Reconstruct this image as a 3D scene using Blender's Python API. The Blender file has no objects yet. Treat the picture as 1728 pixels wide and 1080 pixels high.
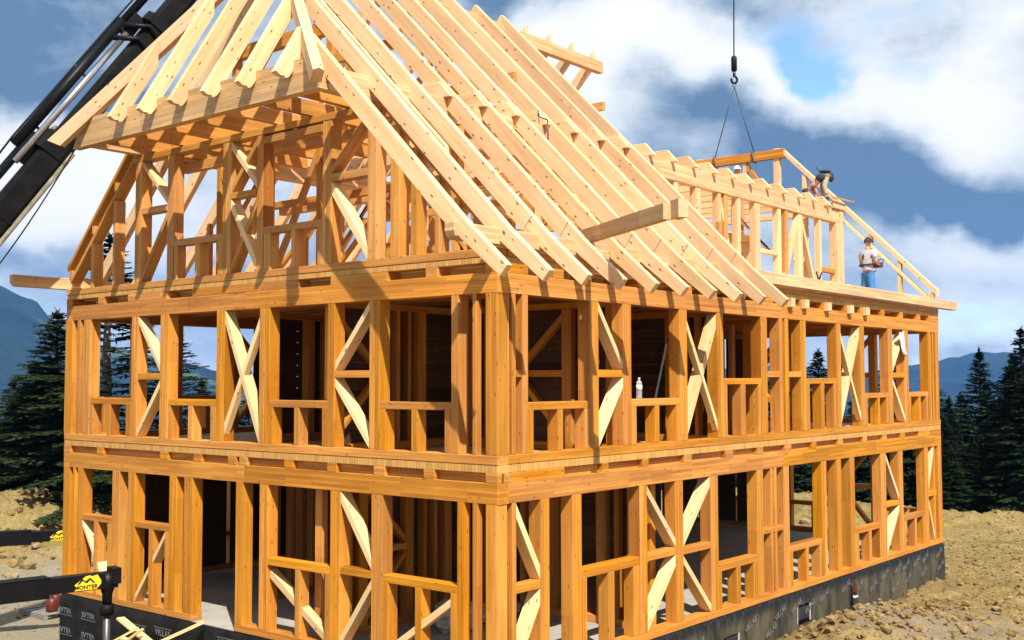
import bpy, bmesh, math, random
import numpy as np
from mathutils import Vector, Matrix
random.seed(7); np.random.seed(7)
SC = bpy.context.scene
COL = SC.collection
PI = math.pi
R = math.radians

# ------------------------------------------------------------------ camera
cam_d = bpy.data.cameras.new('camera'); cam = bpy.data.objects.new('camera', cam_d); COL.objects.link(cam)
cam_d.sensor_fit = 'HORIZONTAL'; cam_d.sensor_width = 36.0
cam_d.lens = 36.0 * 1898.597 / 1728.0
cam_d.clip_start = 0.1; cam_d.clip_end = 30000
yaw, pitch, roll = 0.685522, 0.054046, -0.00192
F = Vector((math.cos(yaw)*math.cos(pitch), math.sin(yaw)*math.cos(pitch), math.sin(pitch)))
Rt = Vector((math.sin(yaw), -math.cos(yaw), 0)); Up = Rt.cross(F)
RV = Rt*math.cos(roll) + Up*math.sin(roll); U2 = -Rt*math.sin(roll) + Up*math.cos(roll)
M = Matrix((RV, U2, -F)).transposed().to_4x4(); M.translation = Vector((-11.7457, -9.8628, 4.1466))
cam.matrix_world = M
SC.camera = cam
SC.render.resolution_x = 1024; SC.render.resolution_y = 640

# ------------------------------------------------------------------ light, sky
SUN_DIR = Vector((-0.476, -0.735, 1.0)).normalized()          # towards the sun
sun_el = math.asin(SUN_DIR.z)
sd = bpy.data.lights.new('sun', 'SUN'); sun = bpy.data.objects.new('sun', sd); COL.objects.link(sun)
sd.energy = 3.6; sd.angle = R(0.5); sd.color = (1.0, 0.94, 0.84)
sun.rotation_euler = (-SUN_DIR).to_track_quat('-Z', 'Y').to_euler()
SC.view_settings.view_transform = 'Standard'; SC.view_settings.look = 'None'
SC.view_settings.gamma = 1.0; SC.view_settings.use_curve_mapping = False
SC.view_settings.exposure = 1.25

W = bpy.data.worlds.new('World'); SC.world = W; W.use_nodes = True
nt = W.node_tree; nt.nodes.clear()
def N(t, **k):
    n = nt.nodes.new(t)
    for a, b in k.items(): setattr(n, a, b)
    return n
def L(a, b): nt.links.new(a, b)
def math_n(op, a, b=None, clamp=False):
    n = N('ShaderNodeMath', operation=op); n.use_clamp = clamp
    for i, v in enumerate((a, b)):
        if v is None: continue
        if isinstance(v, (int, float)): n.inputs[i].default_value = v
        else: L(v, n.inputs[i])
    return n.outputs[0]
def mixc(fac, a, b):
    n = N('ShaderNodeMix', data_type='RGBA')
    for s, v in ((n.inputs[0], fac), (n.inputs[6], a), (n.inputs[7], b)):
        if isinstance(v, (int, float)): s.default_value = v
        elif isinstance(v, tuple): s.default_value = (*v, 1)
        else: L(v, s)
    return n.outputs[2]
def ramp(v, *st):
    n = N('ShaderNodeValToRGB'); e = n.color_ramp.elements
    while len(e) < len(st): e.new(0.5)
    for i, (p, c) in enumerate(st):
        e[i].position = p; e[i].color = (*c, 1) if isinstance(c, tuple) else (c, c, c, 1)
    L(v, n.inputs[0]); return n.outputs[0]
sky = N('ShaderNodeTexSky', sky_type='NISHITA'); sky.sun_disc = False
sky.sun_elevation = sun_el; sky.sun_rotation = math.atan2(SUN_DIR.x, SUN_DIR.y)
sky.altitude = 1000; sky.air_density = 1.2; sky.dust_density = 0.6; sky.ozone_density = 1.5
tc = N('ShaderNodeTexCoord'); D = tc.outputs['Generated']
def noise(vec, scale, det=8, rough=0.55, zs=1.0, off=(0, 0, 0), dist=0.0):
    m = N('ShaderNodeMapping'); m.inputs['Scale'].default_value = (1, 1, zs); m.inputs['Location'].default_value = off
    L(vec, m.inputs[0]); n = N('ShaderNodeTexNoise'); n.inputs['Scale'].default_value = scale
    n.inputs['Detail'].default_value = det; n.inputs['Roughness'].default_value = rough
    n.inputs['Distortion'].default_value = dist
    L(m.outputs[0], n.inputs['Vector']); return n.outputs['Fac']
def blob(v, ang, w):
    """a soft flattened bank of the sky about direction v, angular half width in degrees"""
    d = N('ShaderNodeVectorMath', operation='SUBTRACT'); L(wd, d.inputs[0]); d.inputs[1].default_value = v
    m = N('ShaderNodeVectorMath', operation='MULTIPLY'); L(d.outputs[0], m.inputs[0]); m.inputs[1].default_value = (1, 1, 2.1)
    l = N('ShaderNodeVectorMath', operation='LENGTH'); L(m.outputs[0], l.inputs[0])
    mr = N('ShaderNodeMapRange', interpolation_type='SMOOTHERSTEP')
    mr.inputs[1].default_value = R(ang)*1.25; mr.inputs[2].default_value = 0
    mr.inputs[3].default_value = 0; mr.inputs[4].default_value = w
    L(l.outputs['Value'], mr.inputs[0]); return mr.outputs[0]
# a warped direction, so that no bank of cloud ends on a clean circle
nw = N('ShaderNodeTexNoise'); nw.inputs['Scale'].default_value = 5.0; nw.inputs['Detail'].default_value = 5; L(D, nw.inputs['Vector'])
sub = N('ShaderNodeVectorMath', operation='SUBTRACT'); L(nw.outputs['Color'], sub.inputs[0]); sub.inputs[1].default_value = (.5, .5, .5)
scl = N('ShaderNodeVectorMath', operation='SCALE'); L(sub.outputs[0], scl.inputs[0]); scl.inputs['Scale'].default_value = 0.24
add = N('ShaderNodeVectorMath', operation='ADD'); L(D, add.inputs[0]); L(scl.outputs[0], add.inputs[1])
nrm = N('ShaderNodeVectorMath', operation='NORMALIZE'); L(add.outputs[0], nrm.inputs[0]); wd = nrm.outputs[0]
def direction(az, el): return (math.cos(R(az))*math.cos(R(el)), math.sin(R(az))*math.cos(R(el)), math.sin(R(el)))
def total(first, items):
    s = first
    for it in items: s = math_n('ADD', s, blob(*it))
    return s
n1 = noise(D, 3.0, 10, .60, 2.0, (3.1, 1.7, .4), .25)
n2 = noise(D, 2.6, 10, .60, 2.4, (7.3, 2.2, 5.1), .35)
n3 = noise(D, 11.0, 8, .62, 1.8, (1.3, 6.2, 2.1), .2)
n2 = math_n('ADD', n2, math_n('MULTIPLY', math_n('SUBTRACT', n3, .5), .55))
n1 = math_n('ADD', n1, math_n('MULTIPLY', math_n('SUBTRACT', n3, .5), .50))
SKY_BLUE = [(23.26, 16.35, 5.0, -0.27), (24.71, 15.07, 4, -0.2), (17.03, 2.27, 6, -0.22), (62.5, 15.2, 9, 0.2), (31.48, 14.56, 7, 0.15), (17.27, 14.98, 6, 0.3), (26.22, 10.59, 9, 0.2), (57.3, 8.42, 8, 0.2), (17.92, 9.57, 9, 0.2)]
SKY_DARK = [(62.53, 16.52, 10, 0.32), (59.03, 13.91, 5, 0.14), (63.77, 14.27, 5, 0.12), (38.76, 18.41, 5.0, 0.42), (29.42, 12.03, 5, 0.12), (26.22, 10.45, 6, 0.22), (18.97, 9.92, 8, 0.3), (14.82, 9.21, 6, 0.26), (22.82, 9.43, 5, 0.22), (16.69, 5.88, 5, 0.1), (62.32, 6.22, 5, 0.14), (29.65, 17.88, 4, 0.12), (63.45, 11.36, 7, -0.36), (57.3, 8.42, 8, -0.32), (62.38, 8.98, 5, -0.3), (34.49, 16.37, 6, -0.36), (26.45, 14.61, 6, -0.36), (17.78, 15.84, 8, -0.32), (16.79, 12.78, 6, -0.1), (27.65, 12.25, 6, 0.1), (20.57, 11.42, 6, 0.14), (19.56, 7.7, 5, -0.32), (15.62, 7.63, 5, -0.34), (17.0, 3.8, 8, -0.32), (44.24, 10.27, 6, -0.25), (29.69, 14.49, 4, -0.15)]
cov = total(n1, [(direction(a, e), r, w) for a, e, r, w in SKY_BLUE])
cover = ramp(cov, (0.18, 0.0), (0.42, 1.0))
shd = total(n2, [(direction(a, e), r, w) for a, e, r, w in SKY_DARK])
cloud = ramp(shd, (0.10, (1.0, 1.0, 1.0)), (0.26, (0.93, 0.945, 0.96)), (0.44, (0.74, 0.80, 0.85)), (0.60, (0.42, 0.52, 0.63)), (0.80, (0.13, 0.23, 0.37)))
skys = N('ShaderNodeVectorMath', operation='MULTIPLY'); L(sky.outputs[0], skys.inputs[0]); skys.inputs[1].default_value = (0.070, 0.084, 0.092)
CLOUD_GAIN = 0.465
cg = N('ShaderNodeVectorMath', operation='SCALE'); L(cloud, cg.inputs[0]); cg.inputs['Scale'].default_value = CLOUD_GAIN
col = mixc(cover, skys.outputs[0], cg.outputs[0])
bg = N('ShaderNodeBackground'); L(col, bg.inputs[0]); bg.inputs[1].default_value = 1.0
wo = N('ShaderNodeOutputWorld'); L(bg.outputs[0], wo.inputs[0])

# ------------------------------------------------------------------ materials
def new_mat(name):
    global nt
    m = bpy.data.materials.new(name); m.use_nodes = True; nt = m.node_tree; nt.nodes.clear()
    b = N('ShaderNodeBsdfPrincipled'); o = N('ShaderNodeOutputMaterial'); L(b.outputs[0], o.inputs[0])
    return m, b
def plain(name, c, rough=.6, metal=0.0, var=.12, nscale=9, bump=0.0, spec=None):
    m, b = new_mat(name)
    t = N('ShaderNodeTexCoord'); n = noise(t.outputs['Object'], nscale, 5, .6)
    cc = ramp(n, (.3, tuple(x*(1-var) for x in c)), (.7, tuple(min(1, x*(1+var)) for x in c)))
    L(cc, b.inputs['Base Color']); b.inputs['Roughness'].default_value = rough; b.inputs['Metallic'].default_value = metal
    if spec is not None: b.inputs['Specular IOR Level'].default_value = spec
    if bump:
        bp = N('ShaderNodeBump'); bp.inputs['Strength'].default_value = bump; bp.inputs['Distance'].default_value = .02
        L(n, bp.inputs['Height']); L(bp.outputs[0], b.inputs['Normal'])
    return m
def wood(name, light, dark, lam=0.0, knots=1.0, var=.14, lamc=.22):
    """spruce: grain along local X, a few knots, lamellae if it is glued"""
    m, b = new_mat(name)
    t = N('ShaderNodeTexCoord'); oi = N('ShaderNodeObjectInfo')
    off = N('ShaderNodeVectorMath', operation='SCALE'); off.inputs[0].default_value = (37.1, 11.3, 5.7); L(oi.outputs['Random'], off.inputs['Scale'])
    a = N('ShaderNodeVectorMath', operation='ADD'); L(t.outputs['Object'], a.inputs[0]); L(off.outputs[0], a.inputs[1])
    def st(sc):
        q = N('ShaderNodeVectorMath', operation='MULTIPLY'); L(a.outputs[0], q.inputs[0]); q.inputs[1].default_value = sc; return q.outputs[0]
    g1 = N('ShaderNodeTexNoise'); L(st((.7, 16, 16)), g1.inputs['Vector']); g1.inputs['Scale'].default_value = 1; g1.inputs['Detail'].default_value = 7; g1.inputs['Roughness'].default_value = .65
    g2 = N('ShaderNodeTexNoise'); L(st((.5, 2.2, 2.2)), g2.inputs['Vector']); g2.inputs['Scale'].default_value = 1; g2.inputs['Detail'].default_value = 4
    c = ramp(g1.outputs['Fac'], (.30, dark), (.52, tuple((x*2+y)/3 for x, y in zip(light, dark))), (.70, light))
    c = mixc(ramp(g2.outputs['Fac'], (.35, 0.0), (.7, .45)), c, tuple(x*.70 for x in dark))
    if lam > 0:
        br = N('ShaderNodeTexBrick'); L(st((1, 1, 1)), br.inputs['Vector'])
        br.inputs['Scale'].default_value = 1; br.inputs['Brick Width'].default_value = 1.3; br.inputs['Row Height'].default_value = lam
        br.inputs['Mortar Size'].default_value = .0016; br.inputs['Bias'].default_value = 0
        br.inputs['Color1'].default_value = (1+lamc, 1+lamc, 1+lamc*.8, 1); br.inputs['Color2'].default_value = (1-lamc, 1-lamc*1.1, 1-lamc*1.2, 1); br.inputs['Mortar'].default_value = (.62, .55, .5, 1)
        mm = N('ShaderNodeMix', data_type='RGBA', blend_type='MULTIPLY'); mm.inputs[0].default_value = 1; L(c, mm.inputs[6]); L(br.outputs['Color'], mm.inputs[7]); c = mm.outputs[2]
    vo = N('ShaderNodeTexVoronoi', feature='F1'); L(st((4.6, 13, 13)), vo.inputs['Vector']); vo.inputs['Scale'].default_value = 1; vo.inputs['Randomness'].default_value = 1
    k = N('ShaderNodeMath', operation='LESS_THAN'); kn = ramp(vo.outputs['Distance'], (.08, 1.0), (.20, 0.0))
    sel = N('ShaderNodeSeparateColor'); L(vo.outputs['Color'], sel.inputs[0])
    ks = math_n('GREATER_THAN', sel.outputs[0], .52); kk = math_n('MULTIPLY', kn, ks); kk = math_n('MULTIPLY', kk, .82*knots)
    c = mixc(kk, c, (.17, .065, .02))
    # every stick its own shade
    hs = N('ShaderNodeHueSaturation'); L(c, hs.inputs['Color'])
    mr = N('ShaderNodeMapRange'); L(oi.outputs['Random'], mr.inputs[0]); mr.inputs[3].default_value = 1-var; mr.inputs[4].default_value = 1+var; L(mr.outputs[0], hs.inputs['Value'])
    wn = N('ShaderNodeTexWhiteNoise', noise_dimensions='1D'); L(oi.outputs['Random'], wn.inputs['W'])
    mr2 = N('ShaderNodeMapRange'); L(wn.outputs['Value'], mr2.inputs[0]); mr2.inputs[3].default_value = .4995; mr2.inputs[4].default_value = .5075; L(mr2.outputs[0], hs.inputs['Hue'])
    mr3 = N('ShaderNodeMapRange'); L(math_n('FRACT', math_n('MULTIPLY', wn.outputs['Value'], 7.3)), mr3.inputs[0]); mr3.inputs[3].default_value = .97; mr3.inputs[4].default_value = 1.06; L(mr3.outputs[0], hs.inputs['Saturation'])
    L(hs.outputs[0], b.inputs['Base Color']); b.inputs['Roughness'].default_value = .62; b.inputs['Specular IOR Level'].default_value = .25
    bp = N('ShaderNodeBump'); bp.inputs['Strength'].default_value = .35; bp.inputs['Distance'].default_value = .004
    L(g1.outputs['Fac'], bp.inputs['Height']); L(bp.outputs[0], b.inputs['Normal'])
    return m
WALL = wood('wood_wall', (.62, .268, .052), (.41, .140, .018), lam=.055, lamc=.09)
BEAM = wood('wood_glulam', (.62, .270, .056), (.41, .146, .022), lam=.042, lamc=.20)
BRACE = wood('wood_brace', (.80, .585, .34), (.64, .40, .175), knots=1.3)
ROOF = wood('wood_rafter', (.79, .545, .33), (.63, .38, .19), knots=1.8)
ROOFB = wood('wood_roof_glulam', (.70, .46, .26), (.54, .31, .145), lam=.045, lamc=.16)
GABLE = wood('wood_gable', (.61, .295, .090), (.41, .160, .034), lam=.06, lamc=.08)
# deck edge: board ends side by side
def deck_mat():
    m, b = new_mat('wood_deck_edge')
    t = N('ShaderNodeTexCoord'); q = N('ShaderNodeVectorMath', operation='MULTIPLY'); L(t.outputs['Object'], q.inputs[0]); q.inputs[1].default_value = (1, 0, 0)
    ad = N('ShaderNodeVectorMath', operation='ADD'); L(q.outputs[0], ad.inputs[0]); ad.inputs[1].default_value = (0, .2, 0)
    br = N('ShaderNodeTexBrick'); L(ad.outputs[0], br.inputs['Vector']); br.offset = 0.0
    br.inputs['Scale'].default_value = 1; br.inputs['Brick Width'].default_value = .062; br.inputs['Row Height'].default_value = .4
    br.inputs['Mortar Size'].default_value = .004; br.inputs['Color1'].default_value = (.60, .33, .09, 1); br.inputs['Color2'].default_value = (.46, .22, .045, 1); br.inputs['Mortar'].default_value = (.22, .09, .03, 1)
    n = noise(t.outputs['Object'], 3, 4); c = mixc(ramp(n, (.4, 0.0), (.7, .5)), br.outputs['Color'], (.58, .30, .08))
    L(c, b.inputs['Base Color']); b.inputs['Roughness'].default_value = .7
    return m
DECK = deck_mat()
CONC = plain('concrete_slab', (.33, .31, .27), .85, nscale=2.5, var=.14)
BLACK = plain('black_paint', (.005, .005, .006), .45, var=.4, nscale=4, spec=.16)
BLACK2 = plain('black_dirty', (.0055, .005, .005), .55, var=.9, nscale=2.5, spec=.10)
CHROME = plain('steel_rod', (.55, .56, .60), .22, .9)
STEEL = plain('dark_steel', (.10, .10, .11), .4, .6)
CABLE = plain('cable_steel', (.05, .055, .065), .5, .3)
YELLOW = plain('sticker_yellow', (.85, .55, .02), .4, var=.04)
LETTER = plain('sticker_black', (.01, .01, .01), .5)
PRINT = plain('membrane_print', (.15, .16, .17), .6)
WHITE = plain('white_plastic', (.75, .75, .76), .5)
RED = plain('red_plastic', (.10, .014, .010), .45)
DARK_INFILL = wood('wood_dark_infill', (.085, .040, .014), (.050, .021, .007), var=.3)  # dark brown for boards and sheets added to deepen the interior shade
KHAKI = plain('scuffed_flange', (.16, .14, .10), .6, nscale=5, var=.5)
SKIN = plain('skin', (.48, .22, .14), .55, var=.08)
SHIRT = plain('shirt_grey', (.40, .40, .43), .85, var=.10, nscale=14)
JEANS = plain('trousers_blue', (.035, .17, .44), .85, var=.25, nscale=14)
BEIGE = plain('trousers_beige', (.36, .31, .23), .85, var=.2, nscale=14)
DARKC = plain('dark_cloth', (.018, .018, .024), .8, var=.4)
BROWNC = plain('brown_shirt', (.16, .06, .05), .85, var=.3)
HAIR = plain('dark_hair', (.02, .013, .01), .7)
PLASTIC = plain('milky_film', (.42, .40, .38), .35, nscale=14, var=.3)
GREEN = plain('green_cloth', (.02, .09, .02), .8)
BARK = plain('bark', (.075, .055, .042), .9, nscale=12, var=.4)
BARK2 = plain('bark_grey', (.20, .18, .155), .9, nscale=12, var=.35)
def foliage(name, a, b_):
    m, b = new_mat(name)
    t = N('ShaderNodeTexCoord'); n = noise(t.outputs['Object'], 1.3, 5, .65); oi = N('ShaderNodeObjectInfo')
    c = ramp(n, (.32, a), (.68, b_)); hs = N('ShaderNodeHueSaturation'); L(c, hs.inputs['Color'])
    mr = N('ShaderNodeMapRange'); L(oi.outputs['Random'], mr.inputs[0]); mr.inputs[3].default_value = .75; mr.inputs[4].default_value = 1.25; L(mr.outputs[0], hs.inputs['Value'])
    L(hs.outputs[0], b.inputs['Base Color']); b.inputs['Roughness'].default_value = .75; b.inputs['Specular IOR Level'].default_value = .15
    return m
NEEDLE = foliage('spruce_needles', (.006, .016, .005), (.024, .042, .012))
NEEDLE2 = foliage('larch_needles', (.010, .022, .007), (.034, .052, .015))

# ------------------------------------------------------------------ helpers
def tag(o, label=None, cat=None, group=None, kind=None):
    if label: o['label'] = label
    if cat: o['category'] = cat
    if group: o['group'] = group
    if kind: o['kind'] = kind
    return o
def empty(name, loc=(0, 0, 0), label=None, cat=None, group=None):
    o = bpy.data.objects.new(name, None); COL.objects.link(o); o.location = loc; o.empty_display_size = .2
    return tag(o, label, cat, group)
def mesh_obj(name, verts, faces, mat, parent=None, mw=None, smooth=False):
    me = bpy.data.meshes.new(name); me.from_pydata([tuple(v) for v in verts], [], faces); me.update()
    if mat: me.materials.append(mat)
    if smooth: me.polygons.foreach_set('use_smooth', [True]*len(me.polygons))
    o = bpy.data.objects.new(name, me); COL.objects.link(o)
    if mw is not None: o.matrix_world = mw
    if parent:
        o.parent = parent; o.matrix_parent_inverse = Matrix.Translation(-parent.location)
        if mw is not None: o.matrix_basis = mw
    return o
HOUSE = empty('timber_frame_house', (0, 0, 0), 'two storey timber frame house under construction, bare orange studs and pale rafters', 'house')
FR = {'L': (Vector((0, 1, 0)), Vector((1, 0, 0))), 'R': (Vector((1, 0, 0)), Vector((0, 1, 0)))}
def prism(name, face, pts, d0, d1, grain, mat, parent=HOUSE, jit=.003, ch=.006):
    """a timber cut to a polygon (along, height) in a wall plane, from depth d0 to d1; small chamfer on both arrises"""
    A, Nn = FR[face]; Z = Vector((0, 0, 1))
    gx, gz = grain; l = math.hypot(gx, gz); gx /= l; gz /= l
    U = A*gx + Z*gz; V = -A*gz + Z*gx; Wn = U.cross(V)
    s = 1 if Wn.dot(Nn) > 0 else -1
    cx = sum(p[0] for p in pts)/len(pts); cz = sum(p[1] for p in pts)/len(pts)
    j = random.uniform(0, jit)
    O = A*cx + Z*cz + Nn*(d0+j)
    T = d1-d0-j
    loc = [((a-cx)*gx+(z-cz)*gz, -(a-cx)*gz+(z-cz)*gx) for a, z in pts]
    ar = sum(loc[i][0]*loc[(i+1) % len(loc)][1]-loc[(i+1) % len(loc)][0]*loc[i][1] for i in range(len(loc)))
    if ar < 0: loc = loc[::-1]
    n = len(loc)
    def inset(c):
        out = []
        for i in range(n):
            p = Vector(loc[i]); a = (p-Vector(loc[i-1])).normalized(); b = (Vector(loc[(i+1) % n])-p).normalized()
            na = Vector((-a.y, a.x)); nb = Vector((-b.y, b.x)); h = (na+nb)
            h = h/max(.25, h.length_squared)*2*c
            out.append(p+h)
        return out
    if ch and n <= 8:
        ins = inset(ch)
        lay = [(ins, 0), (loc, ch), (loc, T-ch), (ins, T)]
    else:
        lay = [(loc, 0), (loc, T)]
    vs = []; fs = []
    for pl, d in lay:
        for p in pl: vs.append((p[0], p[1], s*d))
    m = len(lay)
    for k in range(m-1):
        for i in range(n):
            q = (k*n+i, k*n+(i+1) % n, (k+1)*n+(i+1) % n, (k+1)*n+i)
            fs.append(q if s > 0 else q[::-1])
    bot = tuple(range(n))[::-1]; top = tuple(range((m-1)*n, m*n))
    if s < 0: bot = bot[::-1]; top = top[::-1]
    fs += [bot, top]
    mw = Matrix((U, V, Wn)).transposed().to_4x4(); mw.translation = O
    return mesh_obj(name, vs, fs, mat, parent, mw)
def box(name, face, a0, a1, z0, z1, d0, d1, mat, parent=HOUSE, vert=None, **k):
    if vert is None: vert = (z1-z0) > (a1-a0)
    return prism(name, face, [(a0, z0), (a1, z0), (a1, z1), (a0, z1)], d0, d1, (0, 1) if vert else (1, 0), mat, parent, **k)
def bar(name, p0, p1, w, h, mat, parent=None, up=(0, 0, 1), taper=1.0, chf=.004):
    """a straight timber between two points, w across, h high"""
    p0 = Vector(p0); p1 = Vector(p1); X = (p1-p0).normalized(); Y = Vector(up).cross(X).normalized(); Zz = X.cross(Y); l = (p1-p0).length
    vs = []; 
    for x, t in ((0, 1), (l, taper)):
        for y, z in ((-w/2, -h/2), (w/2, -h/2), (w/2, h/2), (-w/2, h/2)): vs.append((x, y*t, z*t))
    fs = [(0, 3, 2, 1), (4, 5, 6, 7), (0, 1, 5, 4), (1, 2, 6, 5), (2, 3, 7, 6), (3, 0, 4, 7)]
    mw = Matrix((X, Y, Zz)).transposed().to_4x4(); mw.translation = p0
    return mesh_obj(name, vs, fs, mat, parent, mw)
def tube_data(pts, rads, seg=10, closed=False):
    vs = []; fs = []; pts = [Vector(p) for p in pts]
    if not hasattr(rads, '__len__'): rads = [rads]*len(pts)
    prev = None
    for i, p in enumerate(pts):
        t = (pts[min(i+1, len(pts)-1)]-pts[max(i-1, 0)]).normalized()
        if prev is None: a = Vector((0, 0, 1)) if abs(t.z) < .9 else Vector((1, 0, 0)); prev = t.cross(a).normalized()
        prev = (prev-t*prev.dot(t)).normalized(); q = t.cross(prev)
        for k in range(seg):
            an = 2*PI*k/seg; vs.append(p+(prev*math.cos(an)+q*math.sin(an))*rads[i])
    for i in range(len(pts)-1):
        for k in range(seg):
            fs.append((i*seg+k, i*seg+(k+1) % seg, (i+1)*seg+(k+1) % seg, (i+1)*seg+k))
    fs.append(tuple(range(seg))[::-1]); fs.append(tuple(range((len(pts)-1)*seg, len(pts)*seg)))
    return vs, fs
def tube(name, pts, rads, mat, parent=None, seg=10):
    c = parent.location if parent else Vector((0, 0, 0))
    vs, fs = tube_data(pts, rads, seg)
    o = mesh_obj(name, vs, fs, mat, parent, None, True)
    return o
def join_data(parts):
    vs = []; fs = []
    for v, f in parts:
        b = len(vs); vs += list(v); fs += [tuple(i+b for i in q) for q in f]
    return vs, fs
def boxd(a, b):
    x0, y0, z0 = a; x1, y1, z1 = b
    return [(x0, y0, z0), (x1, y0, z0), (x1, y1, z0), (x0, y1, z0), (x0, y0, z1), (x1, y0, z1), (x1, y1, z1), (x0, y1, z1)], \
           [(0, 3, 2, 1), (4, 5, 6, 7), (0, 1, 5, 4), (1, 2, 6, 5), (2, 3, 7, 6), (3, 0, 4, 7)]

# ------------------------------------------------------------------ setting: terrain
WX, LY = 17.745, 11.254
from mathutils import noise as MN
def fbm(x, y, s, o=5, seed=0.0):
    return MN.fractal(Vector((x*s+seed, y*s-seed*.7, seed)), 1.0, 2.0, o)
def smooth(a, b, x):
    t = max(0, min(1, (x-a)/(b-a))); return t*t*(3-2*t)
CX, CY = -11.75, -9.86
MOUNDS = [(9.2, -1.5, 1.5, .62), (7.4, -1.9, 1.3, .50), (12.8, -2.6, 1.8, .15), (16.5, -3.6, 3.0, .30), (11.2, -4.2, 2.4, .45), (5.6, -2.6, 1.4, .20), (21.5, -1.0, 2.6, .2),
          (9.0, 26.5, 3.4, 1.0), (5.2, 28.0, 3.2, 1.35), (13.5, 27, 3.2, .8), (25.0, 15.0, 2.4, .85), (28.5, 11.0, 2.4, .75), (20.5, 18.5, 2.6, .8), (30.5, 8.0, 3.0, .5), (29, 14.5, 1.6, .9), (33, 5, 2.6, .25), (34, 1.5, 2.4, .3), (16.5, 22.5, 2.6, .9)]
def ground_z(x, y, fine=True):
    d = math.hypot(x-CX, y-CY)
    z = -1.02
    # gravel yard to the left lies lower
    z -= .40*smooth(7, 13, y-.2*x)*(1-smooth(20, 26, y))
    for mx, my, r, h in MOUNDS:
        q = ((x-mx)**2+(y-my)**2)/(r*r)
        if q < 9: z += h*math.exp(-q)
    z += .10*math.exp(-((x-13)**2/60+(y+1.6)**2/3.5))
    if fine:
        rough = .45+.55*smooth(0, 4, d-18)
        flat = .6*smooth(16, 20, x)*(1-smooth(3.5, 5.5, y))*(1-smooth(29, 31, x)); rough *= 1-flat
        yard = smooth(8, 12, y-.15*x)*(1-smooth(19.5, 22, y))*(1-smooth(3, 7, x))
        rough *= 1-.9*yard
        z += fbm(x, y, .55, 6, 3.1)*.12*rough+fbm(x, y, 2.1, 4, 9.7)*.13*rough
        r2 = MN.cell(Vector((x*3.1, y*3.1, 2)))
        z += abs(fbm(x, y, 4.6, 3, 4.4))*.11*rough
    for o_ in (0.0, 1.9):                # wheel ruts of the site traffic
        t_ = y-(-5.2+.23*(x-14)+.8*math.sin(x*.22))-o_
        if abs(t_) < 1 and x > 13.5: z += (-.085*math.exp(-(t_/.20)**2)+.05*math.exp(-((abs(t_)-.38)/.13)**2))*smooth(13.5, 16, x)
    # edge of the clearing: a low berm, then the slope drops away
    az_ = math.degrees(math.atan2(y-CY, x-CX)); ex = 45.5-4.0*smooth(46, 56, az_)+fbm(x, y, .12, 2, 1.3)*1.6
    z += .28*math.exp(-((d-ex+2.2)/1.3)**2)*(1+fbm(x, y, .8, 4, 6.1)*1.1)
    if d > ex: z -= (d-ex)*.34 if d < ex+60 else 60*.34+(d-ex-60)*.13
    # inside the foundation walls the ground is dug out
    if -.05 < x < WX+.05 and -.05 < y < LY+.05: z = min(z, -1.1)
    return max(z, -260)
def axis(lo, hi, segs):
    out = [lo]
    for end, step in segs:
        while out[-1] < end-1e-6: out.append(min(end, out[-1]+step))
    return out
xs = axis(-400, 4200, [(-60, 34), (-14, 3), (-2, .7), (36, .15), (60, 1.0), (140, 5), (4200, 120)])
ys = axis(-1400, 4200, [(-60, 90), (-16, 4), (-7, .6), (5, .15), (31, .24), (44, .7), (140, 5), (4200, 120)])
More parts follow.
